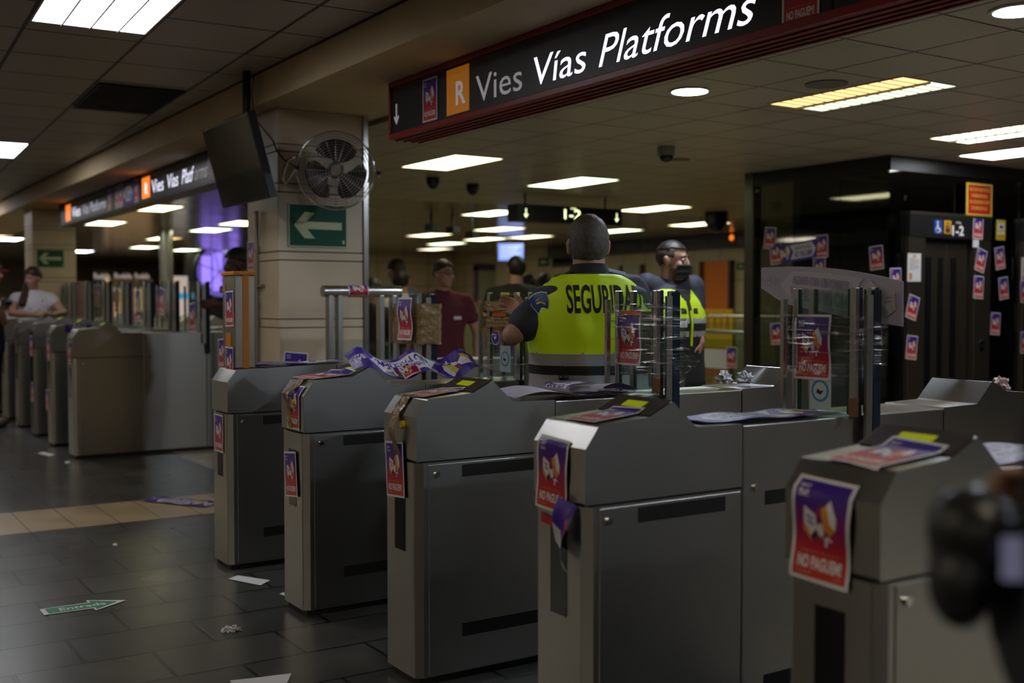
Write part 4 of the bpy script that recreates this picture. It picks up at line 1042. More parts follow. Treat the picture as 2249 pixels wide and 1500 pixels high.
LP = [('on the lift header, right end above the white label', 2147, 500, -2, 1), ('on the right lift jamb, topmost and tilted', 2153, 572, -15, 1), ('on the right lift jamb, second from the top', 2148, 631, -3, 1),
      ('on the glass right of the lift, upper tilted one', 2195, 567, 9, 0), ('on the glass right of the lift, middle tilted one', 2203, 633, 8, 0), ('on the glass right of the lift, lowest', 2185, 711, -3, 0),
      ('on the left lift jamb, tilted one under the white notice', 2003, 675, -16, 1), ('on the left lift jamb, lowest one', 2001, 763, -6, 1), ('on the corner of the lift glass left of the door', 1966, 615, 2, 0),
      ('cut by the right picture edge below the paper notice', 2250, 640, 4, 1), ('low at the right picture edge beside the lift', 2250, 752, 0, 1)]
for lab, px, py, d, j in LP: poster('poster '+lab, P(px, py, 1, LY-(.045 if j else 0)), YN, d, 1.02, .006)
for lab, px, py, d in (('topmost at the left end of the lift glass', 1692, 523, -6), ('lower left one overlapping the purple strip on the lift glass', 1705, 557, 6), ('at the right end of the purple strip on the lift glass', 1806, 541, 2),
                       ('on the lift glass nearest the enclosure corner, tilted', 1926, 566, 5), ('behind the left post of the glass tower on the lift glass', 1706, 733, 6), ('low on the lift glass right of the glass tower', 1921, 733, 5), ('on the lift glass just above the pale banner', 1800, 590, 0)):
    poster('poster '+lab, P(px, py, 0, LX), XN, d, 1.02, .006)
c = P(1757, 551, 0, LX-.006); mm = banner('', lambda q: V((LX-.006-q.z, c.y-(q.x*cos(.10)-q.y*sin(.10))*.92, c.z+(q.y*cos(.10)+q.x*sin(.10))*.9))); tag(mm, 'purple strip banner stuck on the lift glass between posters', 'banner', 'purple banners')

# ------------------------------------------------------------------ far side of the hall
WX = 15.0
b = thing('wall_sign_band', 'long dark sign band along the top of the panelled wall', 'sign', (0, 0, 0))
a, c = P(1640, 515, 0, WX), P(1215, 540, 0, WX); y0, y1, z0, z1 = 14.6, 21.5, 2.47, 2.735
MB().box(WX-.12, WX, y0, y1, z0, z1, M('band_dark', (.035, .03, .024), .4)).build('panel', b)
u, v = XN; DIMT = M('band_letters', (.14, .12, .10), .5)
for s_, ya, yb in (('Sortida', 19.9, 19.1), ('Salida', 18.9, 18.2), ('Exit', 18.0, 17.6)): MB().text(s_, (WX-.122, ya, 2.56), u, v, .12, DIMT, ya-yb).build('lettering', b)
MB().text('Rodalies', (WX-.122, 17.0, 2.63), u, v, .07, DIMT, .9).build('lettering', b); MB().text('Cercanías', (WX-.122, 17.0, 2.52), u, v, .07, DIMT, .9).build('lettering', b)
c = P(1607, 522, 0, WX-.13); MB().tube([c, c+V((-.01, 0, 0))], .055, ORAL, 16).build('orange_dot', b)
c = P(1628, 527, 0, WX-.13); MB().tube([c, c+V((-.01, 0, 0))], .09, DIMT, 20).build('clock_mark', b)
FRAMR = M('frame_dark_red', (.07, .012, .01), .4); ORP = M('orange_poster', (.78, .19, .012), .5); PALEP = M('pale_poster', (.42, .44, .36), .5); PINKT = M('pink_lettering', (.75, .42, .30), .5)
def wall_frame(name, label, px0, py0, px1, py1, m, cat='poster frame', dep=.08, kids=None, fm=FRAMR):
    a, c = P(px0, py1, 0, WX), P(px1, py0, 0, WX); ya, yb = a.y, c.y
    t = thing(name, label, cat, (WX, (ya+yb)/2, 0)); w_ = abs(ya-yb)/2; z0, z1 = a.z, c.z; k = .07
    MB().box(-dep, 0, w_-k, w_, z0, z1, fm).box(-dep, 0, -w_, -w_+k, z0, z1, fm).box(-dep, 0, -w_, w_, z1-k, z1, fm).build('frame', t)
    MB().box(-dep*.4, 0, -w_+k, w_-k, z0, z1-k, m).build('panel', t)
    if kids: kids(t, w_, z0, z1, -dep*.4)
    return t
def okids(t, w_, z0, z1, x):
    u, v = XN
    for k, s_ in enumerate(('LAVABOS', 'ASEOS', 'TOILETS')): MB().text(s_, (x-.002, 0, z1-.30-.13*k), u, v, .09, PINKT, w_*1.05, 0, .03, 'C').build('lettering', t)
    q = MB(); q.prism([(-.18, .22), (.12, .22), (.2, .05), (.08, -.25), (.0, -.42), (-.1, -.2)], (x-.001, 0, z0+.78), u, v, .003, PALEP); q.build('picture', t)
a = P(1543, 800, 0, WX)
t = wall_frame('door_1', None, 1543, 850, 1611, 575, ORP, None, .1, okids); t['kind'] = 'structure'
for k_ in ('label', 'category'):
    if k_ in t: del t[k_]
wall_frame('framed_poster', 'pale framed poster on the panelled wall between the two guards', 1366, 720, 1415, 583, PALEP)
wall_frame('framed_poster', 'dark red framed panel partly behind the masked guard', 1498, 720, 1518, 588, PALEP)
wall_frame('wall_screen', 'dark advertising panel on the wall left of the nearest guard\'s head', 1216, 578, 1262, 540, BLACKG, 'panel', .06, None, BLACKP)
plate('exit_sign', 'small green exit sign on the wall right of the blue screen', 1183, 565, 1207, 586, 0, WX, GREENS, .01, 'sign', (lambda o, w_, h_, u, v, n: MB().prism([(w_*.2, h_*.5), (w_*.5, h_*.8), (w_*.5, h_*.6), (w_*.8, h_*.6), (w_*.8, h_*.4), (w_*.5, h_*.4), (w_*.5, h_*.2)], n*.005, u, v, .001, LUM).build('arrow', o),))
plate('exit_sign', 'small green exit sign on the wall right of the orange door', 1619, 577, 1638, 593, 0, WX, GREENS, .01, 'sign', (lambda o, w_, h_, u, v, n: MB().prism([(w_*.2, h_*.5), (w_*.5, h_*.8), (w_*.5, h_*.6), (w_*.8, h_*.6), (w_*.8, h_*.4), (w_*.5, h_*.4), (w_*.5, h_*.2)], n*.005, u, v, .001, LUM).build('arrow', o),))
plate('wall_cabinet', 'small grey cabinet on the wall beside the yellow barrier', 1514, 638, 1540, 668, 0, WX, GREYP, .02, 'cabinet')
# hanging blue screen
q = P(1122, 553, 1, 19.0)
t = thing('information_screen', 'bright blue information screen hanging from the far ceiling', 'screen', q, rad(-24))
BLU = M('screen_blue', (.1, .15, .4), .3, emit=1.0, ecol=(.22, .32, .85)); BLU2 = M('screen_text', (.3, .4, .7), .3, emit=1.0, ecol=(.42, .52, .95))
MB().box(-.27, .27, .0, .08, -.19, .19, BLACKP).build('housing', t)
MB().box(-.26, .26, -.004, 0, -.18, .17, BLU).build('screen', t)
b = MB()
for k in range(6): b.box(-.22, .2-.04*(k % 3), -.006, -.004, .10-.045*k, .12-.045*k, BLU2)
b.build('text_lines', t)
MB().cyl((0, .05, .19), (0, .05, 2.745-q.z), .02, .02, DARKM, 8).build('pole', t)
# balustrade and yellow barriers by the lift
def balustrade(label, x, y0, y1, z, n, r=.022, low=True):
    t = thing('balustrade', label, 'railing', (x, y0, 0)); L = y1-y0
    MB().tube([(0, 0, z), (0, L, z)], r, STEEL2, 12).build('handrail', t)
    for i in range(n): MB().box(-.02, .02, L*i/(n-1)-.02, L*i/(n-1)+.02, 0, z, STEELD).build('post', t)
    for i in range(n-1): MB().box(-.005, .005, L*i/(n-1)+.05, L*(i+1)/(n-1)-.05, .1, z-.08, GLASS).build('glass_panel', t)
    return t
balustrade('glass balustrade with steel handrail beside the lift post, two posters on it', 8.2, 8.25, 10.6, 1.135, 3)
balustrade('farther glass balustrade with steel handrail in front of the yellow barrier', 10.6, 9.9, 13.2, 1.255, 3)
for lab, px in (('poster on the balustrade below the guard\'s hand', 1527), ('poster on the balustrade right of the white sheet', 1607)): poster(lab, P(px, 785, 0, 8.19), XN, 0, 1.05, .004)
slip('white_sheet', 'plain white sheet on the balustrade between two posters', 1537, 768, 1597, 806, 0, 8.188, WHITEP, .004, 'paper')
def barrier(label, px0, px1, X, z0, z1):
    a, c = P(px0, 700, 0, X), P(px1, 700, 0, X); L = abs(a.y-c.y)
    t = thing('crowd_barrier', label, 'barrier', (X, min(a.y, c.y), 0), 0, 'yellow barriers'); b = MB()
    MB().box(-.03, .03, 0, L, z1-.07, z1, YELLOW).box(-.03, .03, 0, L, z0, z0+.35, YELLOW).build('frame', t)
    n = 6
    for i in range(n): MB().box(-.025, .025, (L-.1)*i/(n-1), (L-.1)*i/(n-1)+.10, z0, z1, YELLOW).build('slat', t)
    for y in (.15, L-.15): MB().box(-.3, .3, y-.04, y+.04, 0, .06, YELLOW).box(-.03, .03, y-.03, y+.03, .05, z0+.02, YELLOW).build('foot', t)
barrier('yellow plastic crowd barrier in front of the orange door', 1533, 1612, 14.0, .62, 1.32)
# counter band with a wooden rail behind the walkers
t = thing('counter', 'long pale counter with a brown wooden rail behind the man in maroon', 'counter', (9.5, 18.5, 0), rad(12))
MB().box(-3, 6.5, 0, .25, 0, 1.36, M('counter_pale', (.36, .34, .24), .5)).build('front', t)
MB().box(-3, 6.5, -.05, .3, 1.36, 1.45, M('wood_rail', (.30, .15, .05), .4)).build('rail', t)
t = thing('glass_screen', 'tall glass partition with steel frame far behind the maroon shirt', 'partition', (7.2, 15.6, 0), rad(4))
for x in (0, 1.6, 3.2): MB().box(x-.03, x+.03, -.03, .03, 0, 1.25, STEELD).build('post', t)
for x in (0, 1.6): MB().box(x+.04, x+1.56, -.006, .006, .08, 1.22, GLASS).build('glass_panel', t)
MB().box(-.03, 3.23, -.03, .03, 1.22, 1.27, STEEL2).build('rail', t)
q = P(1075, 620, 1, 24)
t = thing('purple_portal', 'narrow purple framed panel on the far pale wall', 'panel', (q.x, 24.0, 0))
PUR = M('purple_frame', (.10, .05, .15), .4)
MB().box(-.42, -.34, 0, .1, 0, 2.35, PUR).box(.34, .42, 0, .1, 0, 2.35, PUR).box(-.42, .42, 0, .1, 2.25, 2.42, PUR).build('frame', t); MB().box(-.34, .34, .03, .07, 0, 2.25, PALEP).build('panel', t)
q = P(1150, 620, 1, 22); 
slab('column_far', q.x+.6, q.x+1.1, 22, 22.5, 0, 2.75, STONE)
q = P(920, 620, 1, 27); slab('column_end', q.x-.5, q.x+.5, 27, 27.6, 0, 2.75, STONE)
# far end of the hall: dark shop fronts, kiosk, red machine, round window
SHOP = M('shop_warm_glow', (.35, .22, .10), .4, emit=.28, ecol=(1, .62, .28)); SHOPD = M('shop_dark', (.03, .026, .022), .3)  # kiosk body itself glows, standing in for its warm lighting
def block(name, label, px0, px1, py0, Y, m, cat, trim=None):
    a, c = P(px0, py0, 1, Y), P(px1, py0, 1, Y); t = thing(name, label, cat, ((a.x+c.x)/2, Y, 0)); w_ = (c.x-a.x)/2
    a.z = min(a.z, 2.745); MB().box(-w_, w_, 0, .5, 0, a.z, m).build('body', t)
    if trim: MB().box(-w_, w_, -.03, 0, a.z-.25, a.z, trim).build('sign_strip', t)
    return t
shp = block('shop', 'dark shop front with pale lettering far behind the glass gates', 205, 350, 590, 33, SHOPD, 'shop')
block('kiosk', 'warm lit wood-coloured kiosk behind the far glass gates', 240, 335, 611, 30, SHOP, 'kiosk', M('kiosk_trim', (.2, .12, .05), .4))
t = block('ticket_machine', 'red machine behind the far gates beside the far pillar', 157, 183, 617, 22, M('machine_red', (.40, .01, .012), .4), 'machine')
t = block('lit_panel', 'white and blue lit panel right of the mirror column', 380, 412, 606, 26, M('panel_white', (.6, .55, .5), .5, emit=.35, ecol=(1, .8, .7)), 'panel')
MB().box(-.32, .30, -.04, 0, 1.52, 1.66, M('panel_blue', (.02, .3, .5), .5, emit=.4, ecol=(.05, .5, .8))).build('blue_strip', t)
block('dark_portal', 'dark portal wall around the round purple window', 415, 560, 535, 28, SHOPD, 'wall unit')
for lab, px0, px1, s_ in (('pale lettering on the far shop front, left word', 208, 243, 'Rodalia'), ('pale lettering on the far shop front, middle word', 253, 292, 'Rodalia'), ('pale lettering on the far shop front, right word', 298, 330, 'Rodalia')):
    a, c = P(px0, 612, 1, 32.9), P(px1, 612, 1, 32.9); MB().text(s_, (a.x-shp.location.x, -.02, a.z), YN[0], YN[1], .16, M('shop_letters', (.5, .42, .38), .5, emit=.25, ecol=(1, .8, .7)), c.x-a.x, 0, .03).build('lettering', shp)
q = P(482, 597, 1, 27.8); r = .62
PURL = M('purple_glow', (.2, .12, .5), .3, emit=1.1, ecol=(.30, .20, .95)); PURD = M('purple_dim', (.05, .03, .15), .3, emit=.35, ecol=(.3, .2, .9))
t = thing('round_window', 'round purple lit window with dark rim far behind the validator column', 'window', q)
MB().tube([(r*1.04*cos(2*pi*i/40), -.02, r*1.12*sin(2*pi*i/40)) for i in range(41)], .06, DARKM, 8, True, False).build('rim', t)
MB().add([V((r*cos(2*pi*i/40), 0, r*1.08*sin(2*pi*i/40))) for i in range(40)], [tuple(range(40))], PURD).build('backing', t)
for x in (-.34, -.05, .38): MB().box(x-.12, x+.12, -.012, -.004, -.5+.3*abs(x), .5-.3*abs(x), PURL).build('light_strip', t)
b = MB()
for a_ in (20, 75, 130): b.box(-.6, .6, -.02, -.014, -.01, .01, GAP, Matrix.Rotation(rad(a_), 3, 'Y'))
b.build('bars', t)
# mirror column
q = P(366, 620, 1, 20); t = thing('mirror_column', 'round mirror steel column among the far lights', 'column', (q.x, 20, 0))
MB().tube([(0, 0, 0), (0, 0, 2.75)], .12, STEEL2, 28).build('shaft', t); MB().tube([(0, 0, 0), (0, 0, .15)], .15, DARKM, 28).build('foot', t)
# loose litter on the entrance floor
def onfloor(px, py, z=.003): q = P(px, py, 2, 0); return V((q.x, q.y, z))
def scrap(label, pts, m=WHITEP, curl=0):
    w_ = [onfloor(*p) for p in pts]; c = sum(w_, V((0, 0, 0)))/len(w_); b = MB(); n = len(w_)
    b.add([q+V((0, 0, curl*(i % 2))) for i, q in enumerate(w_)]+[q+V((0, 0, .0015+curl*(i % 2))) for i, q in enumerate(w_)], [tuple(range(n))[::-1], tuple(range(n, 2*n))]+[(i, (i+1) % n, (i+1) % n+n, i+n) for i in range(n)], m)
    return tag(b.build('paper_scrap'), label, 'paper', 'paper litter on the floor')
scrap('long white paper strip on the floor before the second gate', [(502, 1273), (522, 1265), (593, 1276), (572, 1287)])
scrap('large white sheet cut by the bottom picture edge', [(505, 1497), (560, 1491), (640, 1481), (632, 1500), (600, 1520), (515, 1512)])
scrap('white slip on the floor by the plain-sided far gate', [(82, 996), (96, 993), (122, 1000), (108, 1003)])
scrap('tiny white scrap at the foot of the second gate', [(614, 1306), (624, 1302), (626, 1310)])
scrap('tiny white scrap just before the cream floor strip', [(247, 1196), (256, 1194), (258, 1199), (250, 1200)])
scrap('small white scrap beside the white slip in the far lane', [(141, 1015), (152, 1013), (155, 1017), (145, 1019)])
scrap('tiny scrap far back in the lane by the far gates', [(33, 931), (44, 929), (46, 932), (36, 934)])
crumple('crumpled paper on the dark paving in front of the second gate, left bit', onfloor(497, 1387, .006), .016, 5, WHITEP, 'crumpled_paper', 'paper', 'crumpled litter')
crumple('crumpled paper on the dark paving in front of the second gate, right bit', onfloor(514, 1386, .008), .018, 15, WHITEP, 'crumpled_paper', 'paper', 'crumpled litter')
crumple('crumpled foil paper at the base of the plain-sided far gate', onfloor(297, 994, .012), .03, 31, WHITEP, 'crumpled_paper', 'paper', 'crumpled litter')
a, c = onfloor(325, 1097), onfloor(480, 1112); fu_ = (c-a).normalized(); fv_ = V((-fu_.y, fu_.x, 0))
mm = banner('', lambda q: a+fu_*(.02+(.30-q.x)*.98)-fv_*(q.y)*1.0+V((0, 0, .004+q.z+.004*(1+sin(q.x*30))))); tag(mm, 'purple banner lying on the cream floor strip beside the flat-topped gate', 'banner', 'purple banners')
GRA = M('arrow_green', (.015, .22, .09), .45)
k = .36; cr = lambda x, y: (x*k, 960+y*k)
t = thing('floor_arrow', 'green arrow sticker reading Entrada on the dark floor', 'floor sticker', (0, 0, 0))
o_ = onfloor(*cr(255, 1072)); e_ = onfloor(*cr(770, 998)); du = (e_-o_); Lh = du.length; du.normalize(); dv = V((-du.y, du.x, 0))
def ap(s_, g): return [(0, s_*.055), (.60*Lh, s_*.055)]
W1, W2 = .058, .105
sh = [(0, -W1), (.57*Lh, -W1), (.57*Lh, -W2), (Lh, 0), (.57*Lh, W2), (.57*Lh, W1), (0, W1)]
MB().prism(sh, o_+V((0, 0, -.001)), du, dv, .0012, WHITEP).build('border', t)
g = .010; si = [(.022, -W1+g), (.57*Lh+g*.9, -W1+g), (.57*Lh+g*.9, -W2+g*1.8), (Lh-g*4, 0), (.57*Lh+g*.9, W2-g*1.8), (.57*Lh+g*.9, W1-g), (.022, W1-g)]
MB().prism(si, o_+V((0, 0, .0003)), du, dv, .0004, GRA).build('field', t)
MB().text('Entrada', o_+du*(.20*Lh)-dv*.026+V((0, 0, .0012)), du, dv, .052, WHITEP, .55*Lh, 0, .01).build('lettering', t)
# ------------------------------------------------------------------ people
def skinm(name, c): return M(name, c, .5, 0, var=.10, vs=14, bump=.03, bs=60)
SKIN = skinm('skin', (.46, .245, .165)); SKIN2 = skinm('skin_tan', (.40, .20, .13)); SKIN3 = skinm('skin_deep', (.085, .04, .025))
HAIRG = M('hair_dark_grey', (.09, .078, .07), .6, var=.85, vs=55, bump=.6, bs=240); HAIRD = M('hair_dark', (.014, .010, .008), .5, var=.4, vs=60, bump=.5, bs=160); HAIRB = M('hair_brown', (.045, .02, .011), .5, var=.4, vs=50, bump=.5, bs=140)
NAVY = M('navy_shirt', (.032, .034, .052), .75, var=.15, vs=20, bump=.25, bs=14); BLK = M('black_cloth', (.010, .010, .011), .8, var=.2, vs=20, bump=.25, bs=14)
HIVIS = M('hi_vis_yellow', (.50, .66, .0), .55, emit=.05, ecol=(.6, .85, 0), bump=.5, bs=9); REFL = M('reflective_grey', (.36, .35, .36), .38, bump=.15, bs=30)  # slight glow added to the yellow vest cloth
MAROON = M('maroon_shirt', (.11, .013, .022), .8, var=.15, vs=12, bump=.3, bs=12); JEANS = M('jeans', (.045, .085, .16), .8, var=.5, vs=12, bump=.2, bs=30)
WHITEC = M('white_blouse', (.66, .62, .66), .7, bump=.25, bs=14); GREYB = M('grey_blue_shirt', (.16, .18, .24), .8, bump=.2, bs=14); DARKB = M('dark_brown_cloth', (.035, .024, .022), .8)
PALET = M('pale_trousers', (.32, .33, .36), .8); SHOE = M('shoe_black', (.012, .012, .013), .5); EYEW = M('eye_white', (.38, .35, .33), .5); EYED = M('eye_dark', (.02, .012, .008), .15)
_dummy = M('clay', (.5, .5, .5))
def remesh(b, vox, it=4, fac=.5):
    # one continuous skin round all the overlapping volumes
    o = bpy.data.objects.new('r', b.mesh('r')); COL.objects.link(o)
    m = o.modifiers.new('r', 'REMESH'); m.mode = 'VOXEL'; m.voxel_size = vox; m.use_smooth_shade = True
    if it: k = o.modifiers.new('s', 'SMOOTH'); k.factor = fac; k.iterations = it
    me = bpy.data.meshes.new_from_object(o.evaluated_get(bpy.context.evaluated_depsgraph_get()))
    bpy.data.objects.remove(o); me.materials.clear()
    me.polygons.foreach_set('use_smooth', [True]*len(me.polygons)); return me
def mesh_obj(name, me, parent, mats, pick=None):
    for m in mats: me.materials.append(m)
    if pick:
        for p_ in me.polygons: p_.material_index = pick(p_.center, p_.normal)
    else:
        for p_ in me.polygons: p_.material_index = 0
    me.name = name; o = bpy.data.objects.new(name, me); COL.objects.link(o); o.parent = parent; return o
def head_parts(b, c, R, s=1.0, feat=True):
    e = lambda p, r: b.ell(c+R @ (V(p)*s), [k*s for k in r], _dummy, R, 18, 12)
    cp = lambda p, r, q, r2: b.caps(c+R @ (V(p)*s), r*s, c+R @ (V(q)*s), r2*s, _dummy, 10)
    e((0, -.012, .030), (.077, .096, .090)); e((0, .035, -.035), (.060, .058, .080)); e((0, .030, -.075), (.052, .052, .038)); e((0, .068, -.098), (.024, .02, .018))
    if feat:
        cp((0, .088, .018), .009, (0, .108, -.022), .013); cp((-.012, .098, -.03), .008, (.012, .098, -.03), .008)
        cp((-.036, .076, .032), .011, (.036, .076, .032), .011)
        for k in (-1, 1): e((k*.038, .064, -.022), (.022, .022, .022))
        e((0, .086, -.056), (.023, .011, .006)); e((0, .085, -.066), (.019, .011, .007))
    for k in (-1, 1):
        e((k*.079, -.008, -.008), (.010, .022, .033)); e((k*.084, -.016, .004), (.008, .014, .022))
def hand_parts(b, wr, d, side, nrm, s=1.0, curl=.5, spread=1, fr=.0085):
    # d: wrist to knuckles, side: towards the thumb, nrm: palm side
    d = d.normalized(); side = (side-d*side.dot(d)).normalized(); nrm = (nrm-d*nrm.dot(d)-side*nrm.dot(side)).normalized()
    R = Matrix((side, d, nrm)).transposed()
    b.ell(wr+d*.048*s, (.040*s, .052*s, .015*s), _dummy, R, 14, 10); b.caps(wr-d*.01*s, .024*s, wr+d*.03*s, .024*s, _dummy)
    for i, (o, L) in enumerate(((.030, .074), (.010, .082), (-.010, .076), (-.029, .060))):
        p = wr+d*(.088 if i in (1, 2) else .080)*s+side*o*s; a = curl*(.5+.12*i); dr = d+side*(o*2.2*spread)
        for k, f in enumerate((.44, .32, .24)):
            dd = (dr*cos(a)+nrm*sin(a)).normalized(); q = p+dd*L*f*s
            b.caps(p, fr*(1.05-.1*k), q, fr*(.95-.1*k), _dummy, 8); p = q; a += curl*.75
    p = wr+d*.022*s+side*.028*s; a = (d*.55+side*.75+nrm*.25).normalized(); q = p+a*.042*s; b.caps(p, .0125*s, q, .0105*s, _dummy, 8)
    a2 = (d*.85+side*.3+nrm*.45).normalized(); b.caps(q, .0105*s, q+a2*.03*s, .0085*s, _dummy, 8)
def hair_shell(c, R, s, m, parent, line, k=1.06, thick=.012, name='hair', dz=0, zs=1.0, extra=None, seed=0, mats=None, pick=None):
    b = MB(); b.ell((0, -.012, .030+dz), (.077*k, .096*k, .090*k*zs), _dummy, None, 40, 26)
    me = b.mesh('h'); bm = bmesh.new(); bm.from_mesh(me)
    bmesh.ops.delete(bm, geom=[f for f in bm.faces if not line(f.calc_center_median())], context='FACES')
    for q in bm.verts: q.co += q.co.normalized()*.004*mn.noise(q.co*70+V((seed, 0, 0)))
    bm.to_mesh(me); bm.free(); me.materials.clear()
    for q in me.vertices: q.co = c+R @ (q.co*s)
    me.polygons.foreach_set('use_smooth', [True]*len(me.polygons))
    o = mesh_obj(name, me, parent, mats or [m], pick); md = o.modifiers.new('s', 'SOLIDIFY'); md.thickness = thick; md.offset = 1 if thick > .02 else .3
    return o
SHORT = lambda q: q.z > -.062+(q.y+.10)*.66 and not (abs(q.x) > .066 and q.z < .02 and q.y > -.04)
class Person:
    def __init__(s, name, label, loc, rz, H, wide=1.0, deep=1.0, face=0, nod=0, lean=0):
        s.t = thing(name, label, 'person', loc, rz); s.H = H; s.w = wide; s.dp = deep; s.lean = lean
        h = H; s.hr = Matrix.Rotation(face, 3, 'Z') @ Matrix.Rotation(nod, 3, 'X')
        s.hs = h/1.78*1.0
        s.hc = V((0, lean+.02, h-.118*s.hs)); s.nb = V((0, lean*.9-.01, h*.845))
        sx = .105*h*wide; hx = .052*h*wide
        s.J = {'LS': V((-sx, lean*.85, h*.805)), 'RS': V((sx, lean*.85, h*.805)), 'LH': V((-hx, 0, h*.50)), 'RH': V((hx, 0, h*.50)),
               'LK': V((-hx*1.05, .01, h*.275)), 'RK': V((hx*1.05, .01, h*.275)), 'LA': V((-hx*1.1, -.03, h*.045)), 'RA': V((hx*1.1, -.03, h*.045))}
        for k, sg in (('L', -1), ('R', 1)):
            s.J[k+'E'] = s.J[k+'S']+V((sg*.05*h, -.01, -.165*h)); s.J[k+'W'] = s.J[k+'E']+V((sg*.0, .05*h, -.135*h))
        s.hand = {'L': dict(d=V((0, .3, -1)), side=V((.3, 1, 0)), n=V((1, 0, 0)), curl=.45), 'R': dict(d=V((0, .3, -1)), side=V((-.3, 1, 0)), n=V((-1, 0, 0)), curl=.45)}
    def torso(s, b, g=0.0, z0=.45, z1=.85, low=None):
        h, w_, d = s.H, s.w, s.dp
        T = [(.45, .088, .066, 0), (.50, .098, .070, 0), (.55, .096, .066, 0), (.61, .088, .062, 0), (.67, .094, .066, 0), (.73, .103, .070, 0), (.775, .108, .066, -.003), (.81, .096, .052, -.008), (.83, .062, .043, -.01), (.85, .036, .036, -.01)]
        r = []
        for z, rx, ry, oy in T:
            if z0-1e-6 <= z <= z1+1e-6:
                f = max(0, min(1, (z-.5)/.34)); r.append((0, oy*h+s.lean*f, z*h, rx*h*w_+g, ry*h*d+g))
        b.loft(r, _dummy, 28, 2.3)
    def arm(s, b, k, g=0, upto=2.0):
        S_, E_, W_ = s.J[k+'S'], s.J[k+'E'], s.J[k+'W']; m_ = (s.w*.5+.5)*s.H/1.78
        b.caps(s.nb+V((0, 0, -.03)), .05*m_+g, S_+V((0, 0, -.008)), .054*m_+g, _dummy)
        if upto <= 1: b.caps(S_, .052*m_+g, S_.lerp(E_, upto), .046*m_+g*1.6, _dummy); return
        b.caps(S_, .052*m_+g, E_, .041*m_+g, _dummy)
        if upto > 1: b.caps(E_, .041*m_+g, E_.lerp(W_, .35), .042*m_+g, _dummy); b.caps(E_.lerp(W_, .35), .042*m_+g, E_.lerp(W_, min(1, upto-1)), .027*m_+g, _dummy)
    def leg(s, b, k, g=0, upto=2.0):
        H_, K_, A_ = s.J[k+'H'], s.J[k+'K'], s.J[k+'A']; m_ = s.H/1.78
        b.caps(H_, .088*m_*s.w**.5+g, K_, .056*m_+g, _dummy); b.caps(K_, .055*m_+g, K_.lerp(A_, .3), .058*m_+g, _dummy); b.caps(K_.lerp(A_, .3), .058*m_+g, K_.lerp(A_, min(1, upto-1)), .038*m_+g, _dummy)
    def body(s, mats, pick=None, vox=.011, feat=True, hands='LR', fr=.0095, it=3):
        b = MB(); head_parts(b, s.hc, s.hr, s.hs, feat)
        b.caps(s.nb+V((0, 0, -.02)), .062*s.hs*(s.w*.4+.6), s.hc+V((0, -.02, -.04)), .055*s.hs*(s.w*.4+.6), _dummy, 16); s.torso(b)
        for k in 'LR':
            s.arm(b, k); s.leg(b, k)
            f = s.J[k+'A']; b.caps(f, .036, f+V((0, .14, -.03)), .03, _dummy)
            if k in hands: q = s.hand[k]; hand_parts(b, s.J[k+'W'], q['d'], q['side'], q['n'], s.hs, q['curl'], 1, fr)
        s.bm = remesh(b, vox, it); s.bo = mesh_obj('body', s.bm, s.t, mats, pick); return s
    def top(s, name, m, sleeve=.55, g=.014, vox=.012, z0=.48, mats=None, pick=None, it=5):
        b = MB(); s.torso(b, g, z0, .85)
        for k in 'LR': s.arm(b, k, g, sleeve)
        b.caps(s.nb+V((0, 0, -.03)), .062*s.hs*(s.w*.4+.6)+g*.6, s.nb+V((0, 0, .004)), .058*s.hs*(s.w*.4+.6)+g*.6, _dummy)
        me = remesh(b, vox, it); return mesh_obj(name, me, s.t, mats or [m], pick)
    def trousers(s, m, g=.012, vox=.014):
        b = MB(); s.torso(b, g*.8, .45, .56)
        for k in 'LR': s.leg(b, k, g, 1.98)
        return mesh_obj('trousers', remesh(b, vox, 4), s.t, [m])
    def shoes(s, m):
        for k in 'LR':
            f = s.J[k+'A']; b = MB(); b.caps((f.x, f.y-.03, .05), .048, (f.x, f.y+.15, .042), .042, _dummy, 14); b.caps((f.x, f.y-.02, .08), .046, (f.x, f.y, .10), .044, _dummy)
            me = remesh(b, .012, 3)
            for q in me.vertices: q.co.z = max(q.co.z, .002)
            mesh_obj('shoe', me, s.t, [m])
    def eyes(s):
        for k in (-1, 1):
            b = MB(); c = s.hc+s.hr @ (V((k*.033, .079, .010))*s.hs); b.ell(c, [.0115*s.hs]*3, EYEW, None, 14, 10)
            b.ell(c+s.hr @ V((0, .0072, 0))*s.hs, [.0065*s.hs]*3, EYED, None, 10, 8); b.build('eye', s.t)
            q = MB(); q.tube([s.hc+s.hr @ (V((k*x, .094-.02*(abs(x)-.03)*10*(1 if x > .03 else 0), .033+dz))*s.hs) for x, dz in ((.014, 0), (.03, .005), (.05, -.002))], .0042, HAIRD, 6); q.build('eyebrow', s.t)
    def hair(s, m, line=SHORT, **k): return hair_shell(s.hc, s.hr, s.hs, m, s.t, line, **k)
    def local(s, wpt): return Matrix.Rotation(-s.t.rotation_euler.z, 3, 'Z') @ (V(wpt)-V(s.t.location))

